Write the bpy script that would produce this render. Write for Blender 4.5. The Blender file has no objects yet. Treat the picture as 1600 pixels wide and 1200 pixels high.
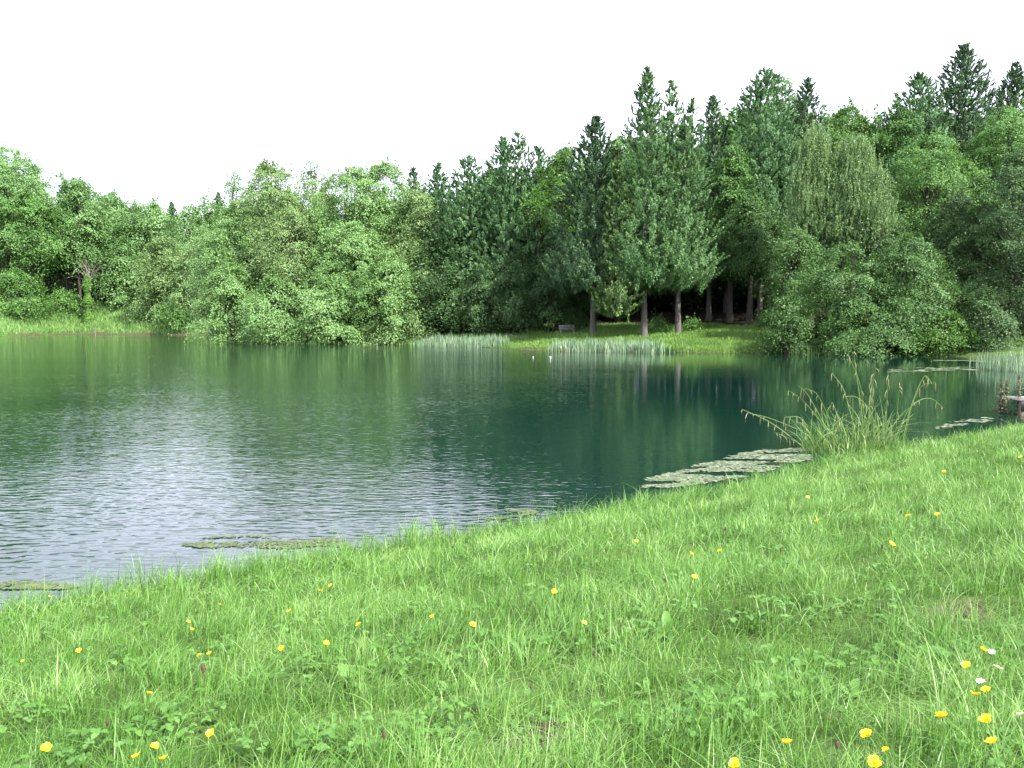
import bpy, math, random
import numpy as np
from mathutils import Vector, Euler

# ------------------------------------------------------------------ camera, sky, sun
S = bpy.context.scene
COL = S.collection
F_PX = 1250.0
CAM = np.array([0.0, 0.0, 2.5])
PITCH = math.atan(100 / F_PX)
cd = bpy.data.cameras.new("camera")
cd.sensor_width = 36; cd.lens = 36 * F_PX / 1600
cd.clip_start = 0.05; cd.clip_end = 3000
cam = bpy.data.objects.new("camera", cd); COL.objects.link(cam)
cam.location = CAM; cam.rotation_euler = (math.pi / 2 - PITCH, 0, 0)
S.camera = cam

SUN_EL = math.radians(48)
SUN_AZ = math.radians(133)          # clockwise from the view direction (+Y)
sd = bpy.data.lights.new("sun", 'SUN'); sd.energy = 5.0; sd.angle = math.radians(0.6)
sd.color = (1.0, 0.965, 0.9)
sun = bpy.data.objects.new("sun", sd); COL.objects.link(sun)
to_sun = Vector((math.sin(SUN_AZ) * math.cos(SUN_EL), math.cos(SUN_AZ) * math.cos(SUN_EL), math.sin(SUN_EL)))
sun.rotation_euler = to_sun.to_track_quat('Z', 'Y').to_euler()

W = bpy.data.worlds.new("World"); S.world = W; W.use_nodes = True
wn = W.node_tree; wn.nodes.clear()
def wnode(t, **k):
    n = wn.nodes.new(t)
    for a, b in k.items(): setattr(n, a, b)
    return n
sky = wnode('ShaderNodeTexSky', sky_type='NISHITA', sun_disc=False, sun_elevation=SUN_EL, sun_rotation=SUN_AZ)
bg = wnode('ShaderNodeBackground'); bg.inputs[1].default_value = 0.1
wo = wnode('ShaderNodeOutputWorld')
tc = wnode('ShaderNodeTexCoord'); mp = wnode('ShaderNodeMapping'); mp.inputs['Scale'].default_value = (1.0, 1.0, 2.2)
nz = wnode('ShaderNodeTexNoise'); nz.inputs['Scale'].default_value = 2.1; nz.inputs['Detail'].default_value = 6
nz.inputs['Roughness'].default_value = 0.6
cr = wnode('ShaderNodeValToRGB'); cr.color_ramp.elements[0].position = 0.28; cr.color_ramp.elements[1].position = 0.52
cr.color_ramp.elements[0].color = (0.55, 0.55, 0.55, 1); cr.color_ramp.elements[1].color = (1, 1, 1, 1)
sep = wnode('ShaderNodeSeparateXYZ')
hz = wnode('ShaderNodeMapRange'); hz.inputs[1].default_value = 0.45; hz.inputs[2].default_value = 0.85
hz.inputs[3].default_value = 1.0; hz.inputs[4].default_value = 0.35
mul = wnode('ShaderNodeMath', operation='MULTIPLY')
mx = wnode('ShaderNodeMix', data_type='RGBA')
CLOUD = (8.6, 8.9, 10.8, 1)
mx.inputs[7].default_value = CLOUD
L = wn.links.new
L(tc.outputs['Generated'], mp.inputs[0]); L(mp.outputs[0], nz.inputs['Vector']); L(nz.outputs[0], cr.inputs[0])
L(tc.outputs['Generated'], sep.inputs[0]); L(sep.outputs[2], hz.inputs[0])
L(cr.outputs[0], mul.inputs[0]); L(hz.outputs[0], mul.inputs[1]); L(mul.outputs[0], mx.inputs[0])
L(sky.outputs[0], mx.inputs[6]); L(mx.outputs[2], bg.inputs[0]); L(bg.outputs[0], wo.inputs[0])

S.view_settings.view_transform = 'Standard'; S.view_settings.look = 'None'
S.view_settings.exposure = 1.56; S.view_settings.gamma = 1.0
S.render.engine = 'CYCLES'
S.cycles.max_bounces = 6; S.cycles.diffuse_bounces = 3; S.cycles.glossy_bounces = 3
S.cycles.transmission_bounces = 3; S.cycles.transparent_max_bounces = 4
S.cycles.caustics_reflective = False; S.cycles.caustics_refractive = False
S.cycles.use_adaptive_sampling = True; S.cycles.adaptive_threshold = 0.015

# ------------------------------------------------------------------ helpers
RNG = np.random.RandomState(11)
def lin(c):
    return tuple(((v / 255) / 12.92 if v / 255 <= 0.04045 else ((v / 255 + 0.055) / 1.055) ** 2.4) for v in c)
def ray(px, py):
    a, b = (px - 800) / F_PX, -(py - 600) / F_PX
    cp, sp = math.cos(PITCH), math.sin(PITCH)
    return np.array([a, cp + b * sp, -sp + b * cp])
def at(px, py, Y):
    d = ray(px, py); return CAM + d * (Y / d[1])
def smooth(x, a, b):
    t = np.clip((x - a) / (b - a), 0, 1); return t * t * (3 - 2 * t)
def unit(v):
    return v / np.maximum(np.linalg.norm(v, axis=-1, keepdims=True), 1e-9)

class MB:
    def __init__(s): s.V = []; s.F = []; s.T = []; s.n = 0
    def add(s, V, F, tint=0.5):
        V = np.asarray(V, float).reshape(-1, 3); F = np.asarray(F, int).reshape(-1, 4)
        s.V.append(V); s.F.append(F + s.n); s.n += len(V)
        s.T.append(np.broadcast_to(np.asarray(tint, float), (len(F),)))
    def tube(s, P, r, k=6, tint=0.5):
        P = np.asarray(P, float); r = np.broadcast_to(np.asarray(r, float), (len(P),))
        T = unit(np.gradient(P, axis=0))
        ref = np.array([0, 0, 1.0]) if abs(T[0, 2]) < 0.8 else np.array([0, 1.0, 0])
        A = unit(np.cross(T, ref)); B = np.cross(T, A)
        an = np.arange(k) * 2 * math.pi / k
        V = P[:, None] + r[:, None, None] * (np.cos(an)[None, :, None] * A[:, None] + np.sin(an)[None, :, None] * B[:, None])
        i = np.arange(len(P) - 1)[:, None] * k; j = np.arange(k)[None]; j2 = (j + 1) % k
        Fq = np.stack([i + j, i + j2, i + k + j2, i + k + j], -1).reshape(-1, 4)
        s.add(V.reshape(-1, 3), Fq, tint)
    def box(s, c, d, rot=None, tint=0.5):
        q = np.array([[x, y, z] for x in (-.5, .5) for y in (-.5, .5) for z in (-.5, .5)]) * np.array(d)
        if rot is not None:
            m = np.array(Euler(rot).to_matrix()); q = q @ m.T
        s.add(q + np.array(c), [[0, 1, 3, 2], [4, 6, 7, 5], [0, 4, 5, 1], [2, 3, 7, 6], [0, 2, 6, 4], [1, 5, 7, 3]], tint)
    def build(s, name, mat, parent=None, smooth_=False, loc=None):
        V = np.concatenate(s.V); F = np.concatenate(s.F); T = np.concatenate(s.T)
        me = bpy.data.meshes.new(name)
        me.vertices.add(len(V)); me.vertices.foreach_set('co', V.astype(np.float32).ravel())
        me.loops.add(F.size); me.loops.foreach_set('vertex_index', F.astype(np.int32).ravel())
        me.polygons.add(len(F)); me.polygons.foreach_set('loop_start', (np.arange(len(F)) * 4).astype(np.int32))
        if smooth_: me.polygons.foreach_set('use_smooth', np.ones(len(F), bool))
        at_ = me.attributes.new('tint', 'FLOAT', 'FACE'); at_.data.foreach_set('value', T.astype(np.float32))
        me.materials.append(mat); me.update(calc_edges=True)
        o = bpy.data.objects.new(name, me); COL.objects.link(o)
        if parent is not None: o.parent = parent
        if loc is not None: o.location = loc
        return o

def tag(o, label=None, cat=None, group=None, kind=None):
    if label: o['label'] = label
    if cat: o['category'] = cat
    if group: o['group'] = group
    if kind: o['kind'] = kind
    return o
def thing(name, label, cat, loc, rz=0.0, group=None, scale=1.0):
    o = bpy.data.objects.new(name, None); COL.objects.link(o)
    o.location = [float(v) for v in loc]; o.rotation_euler = (0, 0, rz); o.scale = (scale,) * 3
    o.empty_display_size = 0.2
    return tag(o, label, cat, group)
def dup(root, loc, rz, label=None, group=None, scale=1.0, cat=None):
    r = root.copy(); COL.objects.link(r); r.location = [float(v) for v in loc]; r.rotation_euler = (0, 0, rz)
    r.scale = (scale,) * 3 if np.isscalar(scale) else scale
    if label: r['label'] = label
    if group: r['group'] = group
    for ch in list(root.children):
        c = ch.copy(); COL.objects.link(c); c.parent = r
        for g in ch.children:
            q = g.copy(); COL.objects.link(q); q.parent = c
    return r

# ------------------------------------------------------------------ materials
def mat_new(name):
    m = bpy.data.materials.new(name); m.use_nodes = True
    nt = m.node_tree; nt.nodes.clear()
    return m, nt
def foliage(name, c0, c1, c2, trans=0.3, rough=0.5, nscale=0.35, spec=0.35, big=0.45):
    """tint attribute picks the leaf colour, a slow noise shifts whole sprays"""
    m, nt = mat_new(name); N = nt.nodes.new; K = nt.links.new
    a = N('ShaderNodeAttribute'); a.attribute_name = 'tint'
    g = N('ShaderNodeNewGeometry')
    n = N('ShaderNodeTexNoise'); n.inputs['Scale'].default_value = nscale; n.inputs['Detail'].default_value = 2
    K(g.outputs['Position'], n.inputs['Vector'])
    s1 = N('ShaderNodeMath'); s1.operation = 'MULTIPLY_ADD'; s1.inputs[1].default_value = 1.6 * big; s1.inputs[2].default_value = -0.8 * big
    K(n.outputs[0], s1.inputs[0])
    s2 = N('ShaderNodeMath'); s2.operation = 'ADD'; K(a.outputs['Fac'], s2.inputs[0]); K(s1.outputs[0], s2.inputs[1])
    r = N('ShaderNodeValToRGB'); e = r.color_ramp.elements
    e[0].position = 0.1; e[0].color = (*c0, 1); e[1].position = 0.95; e[1].color = (*c2, 1)
    k = e.new(0.5); k.color = (*c1, 1)
    K(s2.outputs[0], r.inputs[0])
    p = N('ShaderNodeBsdfPrincipled'); p.inputs['Roughness'].default_value = rough
    p.inputs['Specular IOR Level'].default_value = spec
    t = N('ShaderNodeBsdfTranslucent'); mxs = N('ShaderNodeMixShader'); mxs.inputs[0].default_value = trans
    hs = N('ShaderNodeHueSaturation'); hs.inputs['Hue'].default_value = 0.485; hs.inputs['Value'].default_value = 1.25
    K(r.outputs[0], p.inputs['Base Color']); K(r.outputs[0], hs.inputs['Color']); K(hs.outputs[0], t.inputs['Color'])
    o = N('ShaderNodeOutputMaterial')
    K(p.outputs[0], mxs.inputs[1]); K(t.outputs[0], mxs.inputs[2]); K(mxs.outputs[0], o.inputs[0])
    return m
def solid(name, c0, c1, scale=8.0, rough=0.8, bump=0.3, stretch=(1, 1, 1), spec=0.3):
    m, nt = mat_new(name); N = nt.nodes.new; K = nt.links.new
    tc = N('ShaderNodeTexCoord'); mp = N('ShaderNodeMapping'); mp.inputs['Scale'].default_value = stretch
    n = N('ShaderNodeTexNoise'); n.inputs['Scale'].default_value = scale; n.inputs['Detail'].default_value = 6; n.inputs['Roughness'].default_value = 0.65
    r = N('ShaderNodeValToRGB'); r.color_ramp.elements[0].position = 0.32; r.color_ramp.elements[1].position = 0.68
    r.color_ramp.elements[0].color = (*c0, 1); r.color_ramp.elements[1].color = (*c1, 1)
    b = N('ShaderNodeBump'); b.inputs['Strength'].default_value = bump; b.inputs['Distance'].default_value = 0.03
    p = N('ShaderNodeBsdfPrincipled'); p.inputs['Roughness'].default_value = rough; p.inputs['Specular IOR Level'].default_value = spec
    o = N('ShaderNodeOutputMaterial')
    K(tc.outputs['Object'], mp.inputs[0]); K(mp.outputs[0], n.inputs['Vector']); K(n.outputs[0], r.inputs[0])
    K(r.outputs[0], p.inputs['Base Color']); K(n.outputs[0], b.inputs['Height']); K(b.outputs[0], p.inputs['Normal'])
    K(p.outputs[0], o.inputs[0])
    return m

M = {}
M['alder'] = foliage('alder_leaves', (.070, .150, .034), (.140, .275, .072), (.23, .37, .135), rough=.55, spec=.4)
M['olive'] = foliage('olive_leaves', (.078, .140, .038), (.150, .255, .076), (.24, .34, .14), rough=.58, spec=.35)
M['ash'] = foliage('ash_leaves', (.042, .105, .020), (.085, .200, .038), (.145, .285, .070), rough=.58)
M['far'] = foliage('far_leaves', (.064, .140, .036), (.125, .250, .070), (.20, .335, .12), rough=.5, nscale=.2)
M['dark'] = foliage('dark_leaves', (.026, .062, .018), (.052, .115, .030), (.10, .18, .055), rough=.58)  # for shaded trees and bushes this darker green has the shade in it
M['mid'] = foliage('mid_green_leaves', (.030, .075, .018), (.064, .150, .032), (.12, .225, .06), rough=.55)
M['bright'] = foliage('bright_leaves', (.042, .11, .016), (.082, .195, .032), (.15, .28, .055), rough=.45, trans=.4)
M['cedar'] = foliage('cedar_sprays', (.044, .112, .034), (.100, .215, .072), (.18, .32, .135), rough=.55, trans=.25)
M['cedar_yellow'] = foliage('sunlit_yellow_sprays', (.035, .08, .022), (.10, .18, .045), (.19, .28, .07), rough=.5, trans=.2)  # yellower cedar; sunlight on the left-hand boughs is put into the colour
M['cedar_light'] = foliage('sunlit_cedar_sprays', (.048, .118, .033), (.108, .222, .070), (.195, .33, .135), rough=.55, trans=.28)  # lighter, warmer cedar with the frontal sunlight put into its colour
M['cedar_dark'] = foliage('dark_cedar_sprays', (.025, .066, .022), (.055, .122, .042), (.10, .185, .075), rough=.5, trans=.12)  # darker cedar; the shade on the shaded tree is put into this colour
M['spruce'] = foliage('spruce_needles', (.014, .036, .020), (.028, .064, .036), (.05, .10, .055), rough=.6, trans=.05)
M['birch'] = foliage('weeping_leaves', (.075, .145, .040), (.138, .235, .075), (.21, .32, .12), rough=.5, trans=.25, nscale=.5)
M['bark'] = solid('grey_brown_bark', (.05, .046, .040), (.145, .132, .115), 6, .9, .6, (3, 3, .5))
M['bark_dark'] = solid('dark_bark', (.03, .025, .02), (.08, .065, .05), 6, .9, .6, (3, 3, .5))
M['bark_pale'] = solid('pale_dead_wood', (.12, .11, .09), (.24, .22, .18), 9, .8, .4, (3, 3, .5))
M['grass'] = foliage('grass_blades', (.048, .130, .018), (.116, .264, .037), (.27, .41, .14), trans=.38, rough=.42, nscale=1.3, spec=.4, big=.6)
M['bank_grass'] = foliage('bank_grass_blades', (.075, .15, .025), (.13, .25, .045), (.21, .33, .085), trans=.3, rough=.5, nscale=.25, big=.7)
M['herb'] = foliage('bank_herbs', (.09, .18, .045), (.16, .30, .075), (.24, .38, .13), trans=.3, rough=.5, nscale=.15, big=.6)
M['weed'] = foliage('broad_weed_leaves', (.05, .13, .018), (.088, .205, .032), (.14, .27, .065), trans=.35, rough=.5, nscale=3, spec=.35)
M['reed'] = foliage('reed_blades', (.08, .155, .065), (.175, .275, .15), (.33, .40, .28), trans=.25, rough=.45, nscale=.8)
M['reed_brown'] = foliage('withered_reed_blades', (.10, .085, .04), (.20, .17, .09), (.30, .27, .16), trans=.2, rough=.6)
M['sedge'] = foliage('sedge_blades', (.065, .145, .030), (.125, .235, .055), (.26, .35, .12), trans=.3, rough=.45, nscale=2)
M['spike'] = foliage('sedge_spikes', (.16, .15, .07), (.26, .25, .12), (.36, .34, .18), trans=.15, rough=.6, nscale=3)

# ------------------------------------------------------------------ terrain
LAKE = np.array([(-150, -40), (-34, -17.5), (-12, .3), (-4.75, 6.5), (-3.2, 7.5), (-1.35, 8.65), (1.2, 10.2), (3.3, 11.7), (5.3, 13.7),
                 (7.4, 15.6), (10.3, 17.2), (13.8, 20.2), (20, 26), (28, 33), (33, 41), (33, 50), (29, 57.5), (24, 60), (19.5, 60.5), (14.6, 61.5), (11.5, 64.2),
                 (3.1, 66), (-1.2, 72.5), (-8.2, 79), (-12, 83.5), (-20, 85.5), (-28, 86), (-34, 90), (-37, 100), (-38, 116),
                 (-44, 129), (-60, 135), (-78, 140), (-79, 122), (-76, 117), (-110, 100), (-150, 60)], float)
def lake_dist(x, y):
    x = np.asarray(x, float); y = np.asarray(y, float); d = np.full(x.shape, 1e9); ins = np.zeros(x.shape, bool)
    n = len(LAKE)
    for i in range(n):
        ax, ay = LAKE[i]; bx, by = LAKE[(i + 1) % n]
        ex, ey = bx - ax, by - ay
        t = np.clip(((x - ax) * ex + (y - ay) * ey) / (ex * ex + ey * ey), 0, 1)
        d = np.minimum(d, np.hypot(x - ax - t * ex, y - ay - t * ey))
        c = ((ay > y) != (by > y)) & (x < (bx - ax) * (y - ay) / ((by - ay) if by != ay else 1e-9) + ax)
        ins ^= c
    return np.where(ins, -d, d)
_ph = RNG.uniform(0, 6.28, (40,)); _k = RNG.uniform(0, 6.28, (40,))
def wav(x, y, lam, n=6, off=0):
    s = 0
    for i in range(n):
        a = _k[(i + off) % 40]; l = lam * (0.7 + 0.6 * ((i * 7 + off) % 5) / 5)
        s = s + np.sin((x * math.cos(a) + y * math.sin(a)) * 2 * math.pi / l + _ph[(i + off) % 40])
    return s / n
HOLLOW = (2.0, 3.47)       # the worn hollow at the right; its shade is partly in the soil colour
def height(x, y, d=None):
    x = np.asarray(x, float); y = np.asarray(y, float)
    if d is None: d = lake_dist(x, y)
    d = d + 0.22 * wav(x, y, 2.3, 6, 3) * (y < 30) + 0.5 * wav(x, y, 6, 5, 9) * smooth(y, 40, 60)
    dp = np.maximum(d, 0)
    near = 0.19 * np.minimum(dp, 9) + 0.09 * np.maximum(dp - 9, 0)
    near = np.minimum(near, 4) + 0.035 * wav(x, y, 1.1, 7, 5) * smooth(dp, 0.2, 1.5) + 0.015 * wav(x, y, .45, 6, 12) * smooth(dp, .2, 1)
    r = np.hypot(x - HOLLOW[0], (y - HOLLOW[1]) * 1.6)
    near = near - 0.17 * np.exp(-(r / 0.22) ** 2) + .05 * np.exp(-(np.hypot(x - HOLLOW[0] - .1, (y - HOLLOW[1] - .3) * 1.6) / .35) ** 2)
    far = 0.12 * smooth(dp, 0, .5) + 0.135 * np.minimum(dp, 12) + 0.12 * np.clip(dp - 12, 0, 70) + .12 * wav(x, y, 5, 6, 1) * smooth(dp, 1, 5)
    left = 0.08 * smooth(dp, 0, .5) + 0.36 * np.clip(dp - 1.5, 0, 12) + 0.26 * np.clip(dp - 13.5, 0, 60)
    wn_ = 1 - smooth(y, 26, 48); wl = smooth(-x, 40, 58) * smooth(y, 70, 95)
    h = near * wn_ + (far * (1 - wl) + left * wl) * (1 - wn_)
    hin = -0.02 + np.maximum(d, -8) * 0.22
    return np.where(d >= 0, h, hin)
def hz_at(x, y): return float(height(np.array([x]), np.array([y]))[0])
def ground_hit(px, py, up=0.0):
    """the point where the line of sight meets the ground raised by up"""
    d = ray(px, py); t = np.linspace(0.8, 60, 6000)
    P = CAM + d[None] * t[:, None]
    h = np.maximum(height(P[:, 0], P[:, 1]), 0) + up
    i = np.argmax(P[:, 2] < h)
    return P[i]

def axis_grid(lo, hi, fine_lo, fine_hi, step, growth):
    a = list(np.arange(fine_lo, fine_hi, step)); s = step; v = a[-1]
    while v < hi: s *= growth; v += s; a.append(v)
    s = step; v = a[0]
    while v > lo: s *= growth; v -= s; a.insert(0, v)
    return np.array(a)
gx = axis_grid(-400, 400, -7, 12, 0.07, 1.035); gy = axis_grid(-60, 520, 0.8, 14, 0.07, 1.02)
X, Y = np.meshgrid(gx, gy); D = lake_dist(X, Y); Z = height(X, Y, D)
V = np.stack([X, Y, Z], -1).reshape(-1, 3)
nx, ny = len(gx), len(gy)
i = (np.arange(ny - 1)[:, None] * nx + np.arange(nx - 1)[None]).ravel()
mb = MB(); mb.add(V, np.stack([i, i + 1, i + nx + 1, i + nx], -1))
# bare-earth patches (pixel, radius)
BARE = [(at(845, 1140, 1), .10), (at(10, 10, 1), 0)]
BARE = []
for px, py, r in ((850, 1142, .13), (690, 1150, .07), (310, 1062, .05), (1500, 968, .16), (1418, 692, 1.0), (830, 1165, .10), (1290, 1120, .05), (930, 1085, .05), (260, 1110, .05), (1430, 1125, .05)):
    p = ground_hit(px, py); BARE.append((p[0], p[1], r))
def bare(x, y):
    m = np.zeros(np.shape(x))
    for bx, by, r in BARE:
        q = np.hypot(x - bx, (y - by) * 1.2) / r + .35 * wav(x, y, r * 1.1, 6, 4)
        m = np.maximum(m, 1 - smooth(q, .7, 1.15))
    return m
m, nt = mat_new('ground_soil'); N = nt.nodes.new; K = nt.links.new
g = N('ShaderNodeNewGeometry'); n1 = N('ShaderNodeTexNoise'); n1.inputs['Scale'].default_value = 1.3; n1.inputs['Detail'].default_value = 8
n2 = N('ShaderNodeTexNoise'); n2.inputs['Scale'].default_value = 30; n2.inputs['Detail'].default_value = 5
K(g.outputs['Position'], n1.inputs['Vector']); K(g.outputs['Position'], n2.inputs['Vector'])
r1 = N('ShaderNodeValToRGB'); r1.color_ramp.elements[0].position = .35; r1.color_ramp.elements[1].position = .65
r1.color_ramp.elements[0].color = (.035, .06, .014, 1); r1.color_ramp.elements[1].color = (.07, .12, .028, 1)
r2 = N('ShaderNodeValToRGB'); r2.color_ramp.elements[0].position = .35; r2.color_ramp.elements[1].position = .65
r2.color_ramp.elements[0].color = (.028, .020, .013, 1); r2.color_ramp.elements[1].color = (.105, .082, .055, 1)
K(n1.outputs[0], r1.inputs[0]); K(n2.outputs[0], r2.inputs[0])
a1 = N('ShaderNodeAttribute'); a1.attribute_name = 'soil'; mxc = N('ShaderNodeMix'); mxc.data_type = 'RGBA'
K(a1.outputs['Fac'], mxc.inputs[0]); K(r1.outputs[0], mxc.inputs[6]); K(r2.outputs[0], mxc.inputs[7])
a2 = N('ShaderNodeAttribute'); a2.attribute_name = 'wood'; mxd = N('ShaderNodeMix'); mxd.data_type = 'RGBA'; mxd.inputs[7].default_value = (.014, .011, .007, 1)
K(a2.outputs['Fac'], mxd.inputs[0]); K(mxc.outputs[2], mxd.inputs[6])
b = N('ShaderNodeBump'); b.inputs['Distance'].default_value = .02; K(n2.outputs[0], b.inputs['Height'])
p = N('ShaderNodeBsdfPrincipled'); p.inputs['Roughness'].default_value = .95; p.inputs['Specular IOR Level'].default_value = .1
K(mxd.outputs[2], p.inputs['Base Color']); K(b.outputs[0], p.inputs['Normal']); o = N('ShaderNodeOutputMaterial'); K(p.outputs[0], o.inputs[0])
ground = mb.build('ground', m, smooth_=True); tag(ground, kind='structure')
soil = np.maximum(bare(X, Y), np.maximum(smooth(-D, -.12, .1), (1 - smooth(D, 1.0, 2.2)) * (X < -38) * (X > -79.5) * (Y > 127)))
wood = smooth(D + 1.5 * wav(X, Y, 7, 5, 2), 11, 14) * (Y > 45) * (X > -35) + smooth(D + 2 * wav(X, Y, 9, 5, 2), 17, 20) * (Y > 70) * (X <= -35)  # dark soil under the trees, with their shade added to its colour
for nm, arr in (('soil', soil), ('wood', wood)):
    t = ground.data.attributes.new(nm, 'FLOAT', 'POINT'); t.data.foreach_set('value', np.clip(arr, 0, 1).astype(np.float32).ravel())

# ------------------------------------------------------------------ water
m, nt = mat_new('pond_water'); N = nt.nodes.new; K = nt.links.new
g = N('ShaderNodeNewGeometry')
def noise(scale, stretch, rot, detail=2.0, rough=.5, dist=0.0):
    mp = N('ShaderNodeMapping'); mp.inputs['Scale'].default_value = stretch; mp.inputs['Rotation'].default_value = (0, 0, math.radians(rot))
    n = N('ShaderNodeTexNoise'); n.inputs['Scale'].default_value = scale; n.inputs['Detail'].default_value = detail
    n.inputs['Roughness'].default_value = rough; n.inputs['Distortion'].default_value = dist
    K(g.outputs['Position'], mp.inputs[0]); K(mp.outputs[0], n.inputs['Vector']); return n.outputs[0]
def mth(op, a, b, c=None):
    q = N('ShaderNodeMath'); q.operation = op
    for k_, v_ in enumerate((a, b, c)):
        if v_ is None: continue
        if isinstance(v_, (int, float)): q.inputs[k_].default_value = v_
        else: K(v_, q.inputs[k_])
    return q.outputs[0]
rip = noise(1.0, (3.8, 9.4, 1), 8, 1.0, .5, .3)      # wind ripples
fine = noise(1.0, (7, 15, 1), -6, 1.0, .5)
sw = noise(1.0, (.9, 1.9, 1), 15, 1.0)
patch = noise(1.0, (.07, .11, 1), 20, 2.0)
sx = N('ShaderNodeSeparateXYZ'); K(g.outputs['Position'], sx.inputs[0])
# calmer water to the right (lee of the wood) and close under the banks
lee = N('ShaderNodeMapRange'); lee.interpolation_type = 'SMOOTHSTEP'
lee.inputs[1].default_value = -6; lee.inputs[2].default_value = 4; lee.inputs[3].default_value = 1.0; lee.inputs[4].default_value = .2
K(mth('MULTIPLY_ADD', sx.outputs[1], -.12, sx.outputs[0]), lee.inputs[0])
pm = N('ShaderNodeMapRange'); pm.inputs[1].default_value = .3; pm.inputs[2].default_value = .65; pm.inputs[3].default_value = .45; pm.inputs[4].default_value = 1.0
K(patch, pm.inputs[0])
amp = mth('MULTIPLY', lee.outputs[0], pm.outputs[0])
hgt = mth('ADD', mth('MULTIPLY', rip, .0115), mth('ADD', mth('MULTIPLY', fine, .0035), mth('MULTIPLY', sw, .0105)))
hgt = mth('MULTIPLY', hgt, amp)
b = N('ShaderNodeBump'); b.inputs['Strength'].default_value = 1.0; b.inputs['Distance'].default_value = 1.0; K(hgt, b.inputs['Height'])
p = N('ShaderNodeBsdfPrincipled'); p.inputs['Base Color'].default_value = (.004, .019, .0135, 1); p.inputs['Roughness'].default_value = .035
p.inputs['IOR'].default_value = 1.38; p.inputs['Specular IOR Level'].default_value = .5
K(b.outputs[0], p.inputs['Normal']); o = N('ShaderNodeOutputMaterial'); K(p.outputs[0], o.inputs[0])
mb = MB(); wx = np.linspace(-160, 60, 45); wy = np.linspace(-45, 150, 40); XX, YY = np.meshgrid(wx, wy)
i = (np.arange(39)[:, None] * 45 + np.arange(44)[None]).ravel()
mb.add(np.stack([XX, YY, XX * 0], -1).reshape(-1, 3), np.stack([i, i + 1, i + 46, i + 45], -1))
tag(mb.build('water', m), kind='structure')

# ------------------------------------------------------------------ trees
def leaf_quads(mb, C, Nn, ln, wd, rs, tint, T=None):
    """rhombic leaves: centres C, normals Nn, half length ln, half width wd"""
    n = len(C); Nn = unit(Nn)
    R = rs.normal(size=(n, 3)) if T is None else T + .35 * rs.normal(size=(n, 3))
    A = unit(R - (R * Nn).sum(1, keepdims=True) * Nn); B = np.cross(Nn, A)
    ln = np.broadcast_to(ln, (n,))[:, None]; wd = np.broadcast_to(wd, (n,))[:, None]
    Vv = np.stack([C + A * ln, C + B * wd, C - A * ln, C - B * wd], 1).reshape(-1, 3)
    mb.add(Vv, np.arange(n * 4).reshape(-1, 4), tint)

def trunk_mesh(mb, H, r, rs, top=.9, lean=(0, 0), k=9):
    t = np.linspace(0, 1, 9); z = t * H * top
    P = np.stack([lean[0] * t * H + .02 * H * np.sin(t * 5 + rs.rand() * 6) * t, lean[1] * t * H + .02 * H * np.sin(t * 4 + rs.rand() * 6) * t, z - .3 * (t == 0)], 1)
    rad = r * (1 - .85 * t) * (1 + .3 * np.exp(-t * 30))
    mb.tube(P, rad, k); return P
def limb(mb, P, C, r, rs, k=5):
    """curved limb from the trunk polyline to the clump centre C"""
    zz = np.clip(C[2] * .72 - np.hypot(C[0], C[1]) * .25, P[1, 2], P[-2, 2])
    s = np.array([np.interp(zz, P[:, 2], P[:, j]) for j in range(3)])
    m_ = (s + C) / 2 + np.array([0, 0, .12 * np.linalg.norm(C - s)]) + rs.normal(size=3) * .1
    t = np.linspace(0, 1, 5)[:, None]
    mb.tube((1 - t) ** 2 * s + 2 * t * (1 - t) * m_ + t * t * C, r * (1 - .8 * t[:, 0]), k)

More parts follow.
